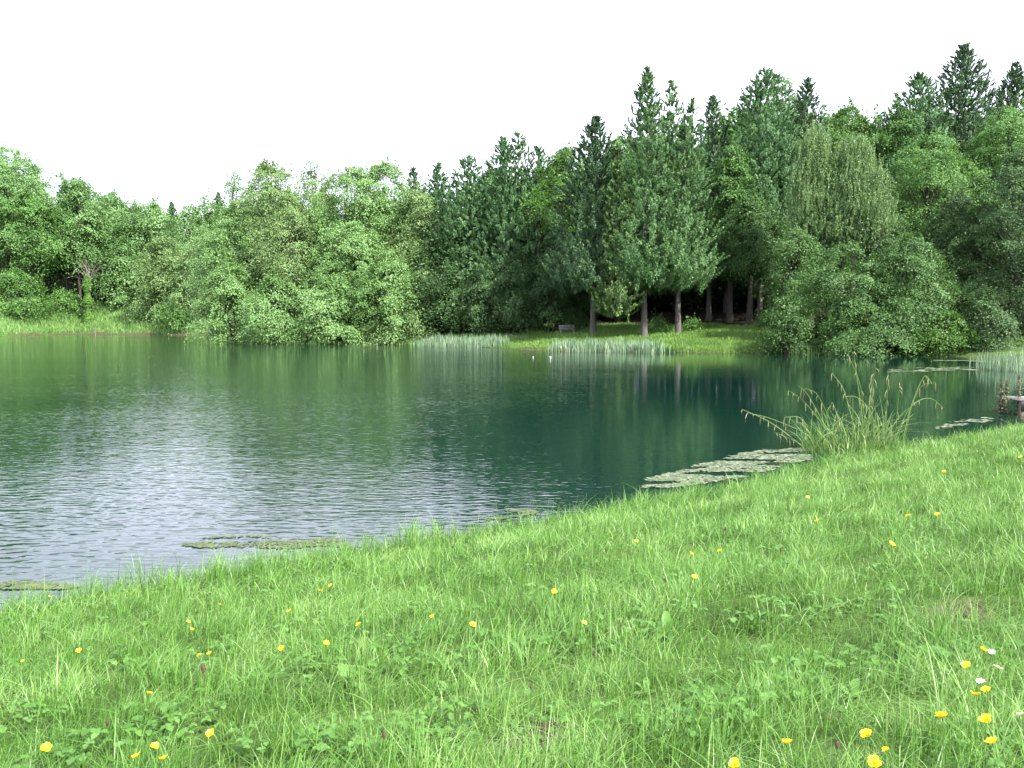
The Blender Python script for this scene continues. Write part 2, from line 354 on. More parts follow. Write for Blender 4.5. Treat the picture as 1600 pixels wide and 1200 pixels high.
def broadleaf(root, H, R, cb, ls, mat, rs, dens=1.0, low=.8, trunk_r=.3, rc=None, bark='bark_dark', sparse=0.0, droop=0.5, squash=1.0, multi=1):
    """crown of leafy sprays around a trunk with limbs; cb = height of the crown's lowest leaves"""
    Hc = H - cb; A = 5.2 * R * Hc
    rc = rc or ls * 6.4
    ncl = int(max(30, A / (rc * rc) * .95))
    t = rs.rand(ncl * 2)
    prof = lambda q: np.clip(1 - np.abs(2 * q ** low - 1) ** 2.3, 0, 1) ** .62
    keep = rs.rand(len(t)) < .18 + prof(t); t = t[keep][:ncl]; ncl = len(t)
    az = rs.uniform(0, 2 * math.pi, ncl)
    lob = 1 + .16 * np.sin(az * 3 + rs.rand() * 6 + t * 4) + .12 * np.sin(az * 5 + t * 11 + rs.rand() * 6) + rs.uniform(-.16, .14, ncl)
    fr = rs.rand(ncl) ** .33
    rr = np.maximum(R * prof(t) * lob * fr, 0)
    C = np.stack([rr * np.cos(az), rr * np.sin(az) * squash, cb + t * Hc - rc * .25 + 0 * t], 1)
    C[:, 2] = np.minimum(C[:, 2], H - rc * .3)
    out = np.stack([np.cos(az), np.sin(az), 0 * az], 1)
    up = np.array([0, 0, 1.0])
    cn = unit(up[None] * (1.0 - .35 * (1 - t[:, None])) + out * droop * (.4 + fr[:, None]) + rs.normal(size=(ncl, 3)) * .22)
    cr_ = rc * rs.uniform(.6, 1.35, ncl) * (.75 + .45 * (1 - t))
    nl = int(A * 3.1 * dens / (ls * ls * .62)); per = rs.randint(0, ncl, nl)
    # points of each spray: a shallow dome, leaves thin out towards the rim
    a = rs.uniform(0, 2 * math.pi, nl); q = rs.rand(nl) ** .55 * (1 + .25 * np.sin(a * 3 + per) + .2 * np.sin(a * 7 + per * 1.7))
    n_ = cn[per]; e1 = unit(np.cross(n_, np.array([.3, .2, 1.0]) + 0 * n_)); e2 = np.cross(n_, e1)
    dep = rs.normal(size=nl) * .13 - q * q * .30 + .18 * np.sin(a * 2 + per * 2.3) * q + .12 * np.sin(a * 5 + per) * q
    Pp = C[per] + cr_[per][:, None] * (q[:, None] * (np.cos(a)[:, None] * e1 + np.sin(a)[:, None] * e2) + dep[:, None] * n_)
    stray = rs.rand(nl) < .10
    Pp = Pp + stray[:, None] * rs.normal(size=(nl, 3)) * rc * .35
    # shoots standing up out of the crown's top
    nsh = int(ncl * .35); sh = rs.choice(ncl, nsh); tp = rs.rand(nl) < .07; w_ = sh[rs.randint(0, nsh, nl)]
    hgt_ = rs.rand(nl); lean_ = np.sin(w_ * 12.9)[:, None] * out[w_] * .5
    Sp = C[w_] + (up + lean_) * (hgt_ * rc * 1.1)[:, None] + rs.normal(size=(nl, 3)) * (rc * .13 * (1.2 - hgt_))[:, None]
    Pp = np.where(tp[:, None], Sp, Pp)
    Nn = n_ + rs.normal(size=(nl, 3)) * .6 + .3 * out[per]
    ctint = rs.normal(size=ncl) * .10
    tint = np.clip(.5 + ctint[per] + rs.normal(size=nl) * .17, 0, 1)
    sz = ls * rs.uniform(.55, 1.1, nl)
    mb = MB(); leaf_quads(mb, Pp, Nn, sz * .62, sz * .36, rs, tint)
    mt = MB()
    for s in range(multi):
        ln = (0, 0) if multi == 1 else (rs.uniform(-.18, .18), rs.uniform(-.12, .12))
        P = trunk_mesh(mt, H, trunk_r, rs, .86, ln)
        for j in rs.choice(ncl, min(ncl, 26 // multi), replace=False): limb(mt, P, C[j], trunk_r * .28, rs)
        for j in rs.choice(ncl, min(ncl, 40 // multi), replace=False): limb(mt, P, C[j], trunk_r * .12, rs, 4)
    mt.build('trunk', M[bark], root, True)
    return mb.build('crown', M[mat], root)

def cedar(root, H, R, cb, ls, mat, rs, dens=1.0, trunk_r=.27, bark='bark', power=.6, tops=1, trunk=True, part='crown', dxyz=(0, 0, 0)):
    """columnar-conical conifer with hanging, up-tipped sprays"""
    Hc = H - cb; A = 3.6 * R * Hc
    nsp = int(A / .17)
    t = 1 - rs.rand(nsp) ** .6; t = np.clip(t * 1.02, 0, .995)
    t[: nsp // 6] = rs.rand(nsp // 6) * .16; t[nsp // 6: nsp // 6 + nsp // 7] = .5 + .5 * rs.rand(nsp // 7) ** .8
    az = rs.uniform(0, 2 * math.pi, nsp)
    lob = 1 + .10 * np.sin(az * 4 + rs.rand() * 6 + t * 7) + .08 * np.sin(az * 7 + t * 19)
    prof = np.minimum((1 - t) ** power, .72 + 2.6 * t)
    fr = np.where(rs.rand(nsp) < .28 + .15 * t, rs.uniform(.05, .8, nsp), rs.uniform(.72, 1.1, nsp))
    rr = R * prof * lob * fr * np.where(t > .9, .8, 1) + .02
    cx = np.zeros(nsp)
    if tops > 1:
        w = rs.randint(0, tops, nsp); cx = (w - (tops - 1) / 2) * R * .55 * t ** .7
        t = np.where(w == 0, t, t * (.86 + .05 * rs.rand()))
    C = np.stack([rr * np.cos(az) + cx, rr * np.sin(az), cb + t * Hc + rs.normal(size=nsp) * .1], 1)
    out = np.stack([np.cos(az), np.sin(az), 0 * az], 1); up = np.array([0, 0, 1.0])
    ax = unit(out * rs.uniform(.25, .95, (nsp, 1)) + up * rs.uniform(.45, 1.0, (nsp, 1)) + rs.normal(size=(nsp, 3)) * .22)
    L_ = rs.uniform(.45, 1.15, nsp) * (.26 + .55 * (1 - t)); C[:, 2] = np.minimum(C[:, 2], H - L_ * .6)
    nl = int(A * 4.6 * dens / (ls * ls * .42)); per = rs.randint(0, nsp, nl)
    s = rs.uniform(-1, 1, nl); wd = .30 * (1 - s * s * .75) * rs.normal(size=nl) * .6
    side = unit(np.cross(ax, out) + 1e-6)
    nrm = np.cross(side, ax)
    Pp = C[per] + ax[per] * (s * L_[per])[:, None] + side[per] * (wd * L_[per] * 1.15)[:, None] + nrm[per] * (rs.normal(size=nl) * .07 * L_[per])[:, None]
    # the sprays' undersides hang
    Pp[:, 2] -= .18 * np.abs(wd) * L_[per]
    Nn = nrm[per] * np.sign((nrm[per] * out[per]).sum(1, keepdims=True) + 1e-6) + up * .35 + rs.normal(size=(nl, 3)) * .45
    tint = np.clip(.45 + (rs.normal(size=nsp) * .12)[per] + rs.normal(size=nl) * .12 + .12 * s, 0, 1)
    sz = ls * rs.uniform(.6, 1.15, nl)
    Pp = Pp + np.array(dxyz)
    mb = MB(); leaf_quads(mb, Pp, Nn, sz * .75, sz * .28, rs, tint, T=ax[per])
    if not trunk: return mb.build(part, M[mat], root)
    mt = MB(); P = trunk_mesh(mt, H, trunk_r, rs, .93, k=11)
    for j in range(50):
        z = rs.uniform(cb * .9 + .3, H * .9); a = rs.uniform(0, 6.28); l = R * (1 - z / H) * .8
        s0 = np.array([np.interp(z, P[:, 2], P[:, 0]), np.interp(z, P[:, 2], P[:, 1]), z]); tt = np.linspace(0, 1, 5)
        mt.tube(s0 + np.stack([np.cos(a) * l * tt, np.sin(a) * l * tt, -.25 * l * tt + .35 * l * tt * tt], 1), .06 * (1 - .8 * tt) * trunk_r / .36, 4)
    mt.build('trunk', M[bark], root, True)
    return mb.build('crown', M[mat], root)

def spruce(root, H, R, cb, ls, mat, rs, dens=1.0, bark='bark_dark', trunk_r=.2):
    Hc = H - cb; mb = MB(); mt = MB(); P = trunk_mesh(mt, H, trunk_r, rs, .99)
    nb = int(Hc * 9)
    zz = cb + Hc * (rs.rand(nb) ** .9); az = rs.uniform(0, 6.28, nb)
    ll = R * np.clip(1 - (zz - cb) / Hc, .03, 1) ** .9 * rs.uniform(.6, 1.12, nb)
    nl = int(nb * 60 * dens); per = rs.randint(0, nb, nl)
    s = rs.rand(nl) ** .7; l = ll[per]
    o_ = np.stack([np.cos(az), np.sin(az), 0 * az], 1)[per]; sd_ = np.stack([-np.sin(az), np.cos(az), 0 * az], 1)[per]
    w = rs.normal(size=nl) * .16 * (1.15 - s) * np.maximum(l, .5)
    Pp = o_ * (s * l)[:, None] + sd_ * w[:, None]
    Pp[:, 2] = zz[per] - .28 * l * s + .2 * l * s * s - np.abs(rs.normal(size=nl)) * .12
    Nn = np.array([0, 0, 1.0]) + rs.normal(size=(nl, 3)) * .5 + o_ * .3
    sz = ls * rs.uniform(.6, 1.2, nl)
    leaf_quads(mb, Pp, Nn, sz * .8, sz * .25, rs, np.clip(.5 + rs.normal(size=nl) * .2, 0, 1), T=o_)
    for j in range(0, nb, 3):
        tt = np.linspace(0, 1, 4); a = az[j]; l = ll[j]
        mt.tube(np.stack([np.cos(a) * l * tt, np.sin(a) * l * tt, zz[j] - .28 * l * tt + .2 * l * tt * tt], 1), .04 * (1 - .7 * tt), 4)
    mt.build('trunk', M[bark], root, True)
    return mb.build('crown', M[mat], root)

def weeping(root, H, R, cb, ls, mat, rs, dens=1.0):
    mt = MB(); P = trunk_mesh(mt, H, .28, rs, .85); mb = MB()
    nb = 260; prof = []
    Cs = []
    for j in range(nb):
        t = rs.rand() ** .9; a = rs.uniform(0, 6.28); z = cb + (H - cb) * (.06 + .92 * t)
        r = R * (1 - t ** 2.1) * (.75 + .25 * min(1, t * 4)) * rs.uniform(.35, 1.05); Cs.append((r * math.cos(a), r * math.sin(a), z))
    Cs = np.array(Cs)
    for j in range(0, nb, 5): limb(mt, P, Cs[j], .07, rs, 4)
    ns = int(2300 * dens); per = rs.randint(0, nb, ns); st = Cs[per] + rs.normal(size=(ns, 3)) * np.array([.55, .55, .35])
    ln = rs.uniform(.4, 2.6, ns) * np.clip((st[:, 2] - cb) / (H - cb) + .25, .2, 1); nl = int(ns * 40); q = rs.randint(0, ns, nl); s = rs.rand(nl) ** .8
    drift = rs.normal(size=(ns, 2)) * .12
    Pp = st[q].copy(); Pp[:, 2] += .25 * np.sin(s * 3) - s * ln[q]; Pp[:, :2] += drift[q] * (s * ln[q])[:, None] + rs.normal(size=(nl, 2)) * .045
    sz = ls * rs.uniform(.5, 1.1, nl)
    leaf_quads(mb, Pp, rs.normal(size=(nl, 3)) * [1, 1, .35], sz * .7, sz * .3, rs, np.clip(.5 + (rs.normal(size=ns) * .13)[q] + rs.normal(size=nl) * .14, 0, 1), T=np.tile([0, 0, -1.0], (nl, 1)))
    mt.build('trunk', M['bark'], root, True)
    return mb.build('crown', M[mat], root)

KIND = {'B': ('broadleaf_tree', 'tree'), 'C': ('cedar_tree', 'tree'), 'S': ('spruce_tree', 'tree'), 'W': ('weeping_birch_tree', 'tree'), 'U': ('waterside_bush', 'bush')}
_seed = [100]
def plant(kind, label, px, ytop, Yd, hw, ybot, mat, group=None, ptrunk=None, name=None, **kw):
    """px centre, ytop crown top, Yd distance, hw half width in px, ybot lowest leaves in px"""
    _seed[0] += 1; rs = np.random.RandomState(_seed[0])
    pt = at(px, ytop, Yd); base = max(hz_at(pt[0], Yd), -.25)
    H = pt[2] - base; R = hw * Yd / F_PX
    cb = max(.1, at(px, ybot, Yd)[2] - base)
    nm, cat = KIND[kind]
    root = thing(name or nm, label, cat, (pt[0], Yd, base), 0, group)
    ls = kw.pop('ls', None) or max(.14, Yd * .0021)
    if kind in 'BU': broadleaf(root, H, R, cb, ls, mat, rs, **kw)
    elif kind == 'C': cedar(root, H, R, cb, ls * .95, mat, rs, **kw)
    elif kind == 'S': spruce(root, H, R, cb, ls, mat, rs, **kw)
    else: weeping(root, H, R, cb, ls * .8, mat, rs, **kw)
    return root
import time; _t0 = time.time()
G_I = 'alders crowding the tree-covered point'
# the point in the middle of the far shore
plant('B', 'tall olive-green alder with two thin tops at the left of the wooded point', 425, 238, 93, 62, 470, 'olive', G_I, low=.75, dens=.8)
plant('B', 'slim open-crowned tree with sky showing through its tip on the wooded point', 487, 248, 97, 40, 440, 'olive', G_I, dens=.6)
plant('B', 'broad fresh-green alder left of the highest round crown of the wooded point', 545, 252, 92, 66, 470, 'alder', G_I, low=.75)
plant('B', 'round-topped fresh-green alder, tallest at the right of the wooded point', 600, 247, 95, 58, 460, 'alder', G_I, low=.8)
plant('B', 'pale green alder at the right-hand end of the wooded point', 655, 288, 91, 56, 480, 'olive', G_I, low=.65)
plant('B', 'dense light green alder sloping down at the left end of the wooded point', 360, 322, 93, 60, 500, 'alder', G_I, low=.6)
plant('B', 'brownish thin-leaved tree in the heart of the wooded point', 452, 318, 88.5, 52, 470, 'olive', G_I, dens=.7, low=.7)
plant('B', 'leafy alder in front of the broad one in the middle of the point', 560, 340, 88, 66, 500, 'alder', G_I, low=.6)
plant('B', 'pale alder leaning out over the reeds from the end of the point', 664, 380, 87, 50, 530, 'olive', G_I, low=.55, droop=.8)
plant('U', 'low spreading alder bush at the left tip of the point, leaves in the water', 358, 402, 88, 50, 534, 'alder', G_I, low=.5, multi=3, trunk_r=.14, name='alder_bush')
plant('U', 'bright layered bush overhanging the water below the brownish tree', 432, 425, 86, 62, 536, 'alder', G_I, low=.45, multi=3, trunk_r=.14, name='alder_bush')
plant('U', 'wide bright bush overhanging the water in the middle of the point', 520, 405, 86, 66, 537, 'alder', G_I, low=.45, multi=3, trunk_r=.14, name='alder_bush')
plant('U', 'rounded glossy bush overhanging the water right of the middle of the point', 608, 392, 85, 62, 537, 'alder', G_I, low=.5, multi=3, trunk_r=.14, name='alder_bush')
plant('U', 'small greyish bush dipping in the water under the round glossy bush', 585, 505, 83.6, 34, 541, 'olive', G_I, low=.4, multi=2, trunk_r=.06, name='alder_bush')
plant('U', 'pale bush beside the reeds at the right tip of the point', 652, 470, 84, 34, 537, 'olive', G_I, low=.4, multi=2, trunk_r=.08, name='alder_bush')

# left shore and the hill behind it
G_L = 'trees on the hillside along the left shore'
plant('B', 'huge spreading tree filling the left edge of the photo', 5, 226, 150, 92, 400, 'far', G_L, low=.75)
plant('B', 'bright lower bough-tree in front of the huge left-edge tree', 42, 305, 134, 62, 415, 'bright', G_L, low=.7, trans=None) if False else plant('B', 'bright green tree in front of the huge left-edge tree', 42, 300, 147, 60, 405, 'ash', G_L, low=.7)
plant('B', 'round-crowned tree next right of the huge left-edge tree', 118, 276, 152, 44, 410, 'far', G_L)
plant('B', 'dark-gapped tree above the bare ivy-clad trunk', 100, 320, 154, 42, 415, 'ash', G_L, low=.6)
plant('B', 'smooth-crowned tree right of the bare ivy-clad trunk', 176, 296, 160, 48, 430, 'far', G_L, low=.7)
plant('B', 'wide pale tree at the dip of the left skyline', 236, 314, 158, 52, 450, 'far', G_L, low=.7)
plant('B', 'pale tree between the skyline dip and the two feathery trees', 296, 318, 152, 48, 470, 'far', G_L, low=.7)
plant('B', 'mid-green tree standing behind the bank right of the ivy-clad trunk', 196, 372, 155, 44, 474, 'far', G_L, low=.55)
plant('B', 'olive tree with layered boughs low on the left shore', 258, 362, 144, 46, 496, 'olive', G_L, low=.5)
plant('B', 'olive tree just left of the wooded point', 307, 372, 139, 42, 506, 'olive', G_L, low=.5)
plant('B', 'feathery blue-green tree sticking up above the left of the point', 364, 262, 150, 20, 380, 'far', G_L, dens=.5)
plant('B', 'smaller feathery tree left of the other feathery one', 321, 286, 158, 17, 380, 'far', G_L, dens=.5)
plant('U', 'large rounded bush at the left edge above the shore', 26, 414, 141, 38, 490, 'ash', G_L, low=.5, multi=2, trunk_r=.12, name='shore_bush')
plant('U', 'low bright bush left of the ivy-clad trunk', 92, 452, 150, 40, 478, 'ash', G_L, low=.45, multi=2, trunk_r=.1, name='shore_bush')
plant('U', 'dark bush behind the right end of the left grass bank', 226, 455, 147, 32, 488, 'far', G_L, low=.45, multi=2, trunk_r=.1, name='shore_bush')
plant('U', 'dark bush behind the brown shore strip beside the point', 280, 455, 137, 28, 506, 'ash', G_L, low=.5, multi=2, trunk_r=.1, name='shore_bush')

# the wood on the right
G_C = 'cedars along the edge of the wood'
C1 = plant('C', 'tallest pointed cedar in front of the wood with a pale straight trunk', 1012, 106, 71, 66, 446, 'cedar_light', G_C, power=.62)
plant('C', 'silvery cedar with two tips right of the tallest one', 1066, 126, 71.5, 58, 446, 'cedar_light', G_C, power=.6, trunk_r=.25, tops=2)
cedar(C1, 14.5, 2.1, 1.6, .17, 'cedar_yellow', np.random.RandomState(7), trunk=False, part='sunlit_boughs', dxyz=(-2.5, -.6, .6))  # extra yellow boughs painting the sunlit left side of the crown
plant('C', 'dark shaded cedar with a fine tip left of the tallest cedar', 930, 182, 74, 82, 452, 'cedar_dark', G_C)
plant('C', 'cedar behind and right of the two-tipped silvery cedar', 1114, 150, 80, 52, 430, 'cedar_dark', G_C, trunk_r=.24)
plant('C', 'bulky cedar with a ragged crown above the dark hollow of the wood', 1196, 108, 79, 88, 428, 'cedar', G_C, trunk_r=.25, power=.45)
plant('C', 'slim cedar just right of the bulky ragged one', 1262, 122, 84, 54, 420, 'cedar_dark', G_C, power=.5)
G_N = 'tall cypresses at the left end of the wood'
plant('C', 'pale twin-tipped cypress left of the bright maple', 826, 206, 83, 60, 470, 'cedar', G_N, tops=2, power=.5)
plant('C', 'narrow cypress left of the pale twin-tipped one', 788, 214, 84, 58, 480, 'cedar', G_N, power=.5)
plant('C', 'grey-green cypress with a blunt tip above the dark bushes', 732, 244, 86, 62, 480, 'cedar', G_N, power=.45)
plant('C', 'slender cypress spire at the left end of the wood', 684, 254, 91, 46, 440, 'cedar', G_N)
plant('C', 'thin conifer tip rising right of the wooded point', 646, 262, 104, 32, 400, 'cedar_dark', G_N)
G_D = 'broadleaved trees of the right-hand wood'
plant('B', 'bright yellow-green maple between the cypresses and the shaded cedar', 882, 224, 82, 46, 400, 'bright', G_D, low=.8)
plant('B', 'small bright maple spray below and left of the bright maple', 842, 300, 81, 26, 350, 'bright', G_D)
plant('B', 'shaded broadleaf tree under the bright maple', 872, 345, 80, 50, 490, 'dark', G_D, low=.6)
plant('B', 'light broadleaf crown behind the cypress with the blunt tip', 770, 262, 93, 46, 420, 'ash', G_D)
plant('B', 'green tree peeping between the shaded cedar and the tallest cedar', 968, 208, 84, 34, 380, 'ash', G_D)
plant('B', 'broadleaf tree with bright boughs left of the bulky ragged cedar', 1146, 215, 77, 34, 400, 'ash', G_D, low=.7)
plant('B', 'bright-boughed tree hanging over the dark hollow of the wood', 1175, 300, 75, 50, 424, 'mid', G_D, low=.6)
plant('B', 'high round crown right behind the bulky ragged cedar', 1222, 118, 88, 52, 300, 'ash', G_D)
plant('B', 'yellow-green crown on the skyline above the weeping tree', 1326, 165, 90, 54, 330, 'bright', G_D)
plant('W', 'broad olive weeping birch with long hanging strands', 1338, 216, 67, 54, 380, 'birch', G_D, dens=1.3)
plant('W', 'narrow-topped weeping birch at the left of the broad one', 1274, 196, 68, 32, 375, 'birch', G_D, dens=.8)
plant('B', 'shaded tree below the weeping birch strands', 1246, 352, 65, 46, 480, 'mid', G_D, low=.6)
plant('B', 'big rounded tree with a yellowish top right of the weeping birch', 1455, 208, 71, 80, 400, 'ash', G_D, low=.75)
plant('B', 'crown on the skyline left of the tall dark cypress pair', 1404, 158, 88, 42, 300, 'ash', G_D)
plant('C', 'ragged cypress left of the tallest right-hand one on the skyline', 1437, 114, 88, 70, 320, 'cedar', G_C, power=.48)
plant('C', 'dark pointed cypress, highest on the right-hand skyline', 1507, 69, 89, 76, 320, 'cedar_dark', G_C, power=.55)
plant('C', 'dark cypress cut by the right edge of the photo', 1588, 98, 92, 58, 300, 'cedar_dark', G_C)
plant('B', 'yellow-green tree below the cypress at the right edge', 1580, 165, 82, 74, 360, 'ash', G_D)
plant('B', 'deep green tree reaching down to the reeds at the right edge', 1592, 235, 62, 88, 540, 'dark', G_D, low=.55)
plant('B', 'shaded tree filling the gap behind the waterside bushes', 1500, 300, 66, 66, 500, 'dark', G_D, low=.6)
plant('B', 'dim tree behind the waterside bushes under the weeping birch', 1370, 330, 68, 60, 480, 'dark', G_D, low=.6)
G_U = 'bushes overhanging the water below the right-hand wood'
plant('U', 'small upright bush at the right end of the sunny grass bank', 1232, 455, 59.5, 38, 550, 'mid', G_U, low=.5, multi=3, trunk_r=.1)
plant('U', 'broad bush with a bright top under the weeping birch', 1325, 376, 60, 84, 548, 'mid', G_U, low=.6, multi=3, trunk_r=.14)
plant('U', 'tall dark rounded bush in the middle of the waterside thicket', 1418, 364, 59, 84, 548, 'mid', G_U, low=.6, multi=3, trunk_r=.14)
plant('U', 'low spreading boughs in front of the broad bright-topped bush', 1360, 470, 57.5, 84, 556, 'mid', G_U, low=.45, multi=3, trunk_r=.1)
plant('U', 'yellow-green bush touching the water left of the right-hand reeds', 1478, 482, 56.5, 46, 556, 'bright', G_U, low=.5, multi=3, trunk_r=.1)
plant('U', 'dark hanging bush right of the yellow-green one', 1545, 440, 56, 44, 556, 'dark', G_U, low=.5, multi=3, trunk_r=.1)
G_V = 'dark bushes under the left end of the wood'
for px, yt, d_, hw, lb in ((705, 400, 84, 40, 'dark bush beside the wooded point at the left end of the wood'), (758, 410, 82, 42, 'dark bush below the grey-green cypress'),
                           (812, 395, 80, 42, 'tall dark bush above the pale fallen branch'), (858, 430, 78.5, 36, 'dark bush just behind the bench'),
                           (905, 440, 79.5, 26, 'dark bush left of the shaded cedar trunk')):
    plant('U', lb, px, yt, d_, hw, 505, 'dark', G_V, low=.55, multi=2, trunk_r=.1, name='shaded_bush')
# nettles at the trunk feet
for px, py, lb in ((1030, 500, 'low leafy nettle clump between the two nearest cedar trunks'), (1085, 505, 'small nettle clump right of the silvery cedar trunk'), (1200, 490, 'tangled nettle clump by the thin trunk at the hollow')):
    plant('U', lb, px, py - 8, 73, 16, 514, 'ash', 'nettles at the edge of the wood', low=.45, trunk_r=.02, ls=.14, name='nettle_clump')

# fillers deep in the wood and up the hill: a few prototypes, copied
SKYL = np.array([(-200, 230), (0, 238), (60, 272), (160, 290), (210, 320), (290, 322), (330, 308), (420, 285), (500, 300), (600, 300), (660, 310), (700, 280), (780, 236), (850, 245),
                 (930, 222), (960, 222), (1000, 175), (1110, 180), (1180, 150), (1290, 150), (1340, 178), (1390, 165), (1480, 150), (1600, 150), (1900, 140)], float)
protos = []
for q, (kd, mt_) in enumerate((('B', 'ash'), ('B', 'dark'), ('C', 'cedar_dark'), ('B', 'far'))):
    rs = np.random.RandomState(900 + q)
    r_ = bpy.data.objects.new('wood_tree', None); COL.objects.link(r_); protos.append([r_, False]); tag(r_, 'x', 'tree', 'x')
    if kd == 'B': broadleaf(r_, 20, 5.2, 4.2, .46, mt_, rs, low=.7, trunk_r=.26)
    else: cedar(r_, 20, 3.6, 3.6, .42, mt_, rs, power=.6, trunk_r=.3)
def filler(p, px, Yd, ytop, label, group):
    pt = at(px, ytop, Yd); base = hz_at(pt[0], Yd); s = (pt[2] - base) / 20
    if s < (.1 if p == 4 else .35): return
    pr = protos[p]
    sc = (max(s, .75 if p < 4 else .2) * RNG.uniform(.85, 1.15),) * 2 + (s,)
    if not pr[1]:
        pr[1] = True; o = pr[0]; o.location = (pt[0], Yd, base); o.rotation_euler = (0, 0, RNG.rand() * 6); o.scale = sc
        o['label'] = label; o['group'] = group
    else: dup(pr[0], (pt[0], Yd, base), RNG.rand() * 6.28, label, group, sc)
def row(x0, x1, step, Y0, Y1, kinds, label, group, extra=(6, 40)):
    for px in np.arange(x0, x1, step):
        q = px + RNG.uniform(-.4, .4) * step
        filler(kinds[RNG.randint(len(kinds))], q, RNG.uniform(Y0, Y1), np.interp(q, SKYL[:, 0], SKYL[:, 1]) + RNG.uniform(*extra), label, group)
rs = np.random.RandomState(950); r_ = bpy.data.objects.new('undergrowth_bush', None); COL.objects.link(r_); tag(r_, 'x', 'bush', 'x')
broadleaf(r_, 20, 11, .2, .75, 'dark', rs, low=.5, trunk_r=.3, multi=3); protos.append([r_, False])
for q in np.arange(690, 1760, 34):
    filler(4, q, 98 + RNG.uniform(-2, 6), 430 + RNG.uniform(-10, 12), 'dark undergrowth bush deep in the shade of the wood', 'undergrowth in the wood')
LB = 'half-hidden tree deep in the dark wood behind the front rows'
row(690, 1720, 40, 84, 92, (0, 1, 2, 1), LB, LB and 'trees deep in the right-hand wood', (30, 90))
row(690, 1760, 36, 96, 108, (0, 1, 2, 0), LB, 'trees deep in the right-hand wood', (6, 40))
row(690, 1800, 52, 112, 128, (1, 0, 2), LB, 'trees deep in the right-hand wood', (-2, 22))
LH = 'half-hidden tree on the slope behind the left shore trees'
row(-60, 420, 36, 158, 172, (3, 0, 3), LH, 'trees on the slope behind the left shore', (14, 44))
row(-80, 700, 36, 180, 205, (3, 0, 1, 2), LH, 'trees on the slope behind the left shore', (-6, 14))
LP = 'half-hidden tree behind the wooded point'
row(340, 700, 40, 108, 122, (3, 0, 1), LP, 'trees behind the wooded point', (14, 50))
for pr in protos:
    if not pr[1]: bpy.data.objects.remove(pr[0])
print('TREES', time.time() - _t0)

# bare ivy-clad tree on the left bank
p0 = at(137, 486, 147); b0 = hz_at(p0[0], 147)
root = thing('ivy_clad_tree', 'bare dead tree with an ivy-clad trunk on the left bank', 'tree', (p0[0], 147, b0))
rs = np.random.RandomState(5); mt = MB(); sc = 147 / F_PX
P = np.array([(0, 0, -.3), (.2, 0, 3), (.1, 0, 6.5), (.5, 0, 9.3)]); mt.tube(P, [.42, .34, .26, .16], 8)
for j in range(17):
    a = rs.uniform(-1.25, 1.25); l = rs.uniform(1.6, 4.6); z = rs.uniform(7.0, 9.3); y_ = rs.normal() * .5
    tt = np.linspace(0, 1, 6)[:, None]
    e = np.array([math.sin(a) * l, y_ * l * .6, math.cos(a) * l * .9])
    pts = np.array([.4, 0, z]) + e * tt + np.array([rs.normal() * .5, 0, -.6 + rs.rand()]) * tt * (1 - tt) * 2
    mt.tube(pts, .06 * (1 - .85 * tt[:, 0]), 4)
    for k in range(3):
        s = pts[3 + k % 2]; mt.tube(np.stack([s, s + e * .2 + rs.normal(size=3) * .6]), [.022, .01], 4)
mt.build('trunk', M['bark_pale'], root, True)
mb = MB(); n = 3500; z = rs.uniform(0, 8.6, n); a = rs.uniform(0, 6.28, n); r = (.35 + .3 * rs.rand(n)) * (1 + .35 * np.sin(z * 2.1)) + .5 * np.exp(-z)
leaf_quads(mb, np.stack([r * np.cos(a) + .1, r * np.sin(a), z], 1), np.stack([np.cos(a), np.sin(a), .5 + 0 * a], 1) + rs.normal(size=(n, 3)) * .4, .26, .2, rs, np.clip(.6 + rs.normal(size=n) * .2, 0, 1))
mb.build('ivy', M['bright'], root)

# ------------------------------------------------------------------ grass and herbs
def blades(mb, P, hgt, wd, lean, rs, tint, seg=3, az=None, curl=1.0):
    """flat tapering blades; P bases, lean = horizontal travel of the tip"""
    n = len(P); az = rs.uniform(0, 2 * math.pi, n) if az is None else az
    dx = np.stack([np.cos(az), np.sin(az), 0 * az], 1)
    fa = az + math.pi / 2 + rs.normal(size=n) * .5
    sx_ = np.stack([np.cos(fa), np.sin(fa), 0 * fa], 1)
    vs = []
    for k in range(seg + 1):
        t = k / seg
        c = P + dx * (lean * t ** 1.8)[:, None]; c[:, 2] += hgt * (t - curl * .28 * t * t * np.clip(lean / np.maximum(hgt, 1e-3), 0, 1.5))
        w = wd * (1 - t) ** .6 * (.8 + .4 * t) * .5 if k < seg else wd * .04
        w = np.broadcast_to(w, (n,))[:, None]
        vs += [c - sx_ * w, c + sx_ * w]
    Vv = np.stack(vs, 1).reshape(-1, 3); q = 2 * (seg + 1)
    base = np.arange(n)[:, None, None] * q
    k = np.arange(seg)[None, :, None] * 2
    Fq = base + k + np.array([0, 1, 3, 2])[None, None]
    mb.add(Vv, Fq.reshape(-1, 4), np.repeat(np.broadcast_to(tint, (n,)), seg))

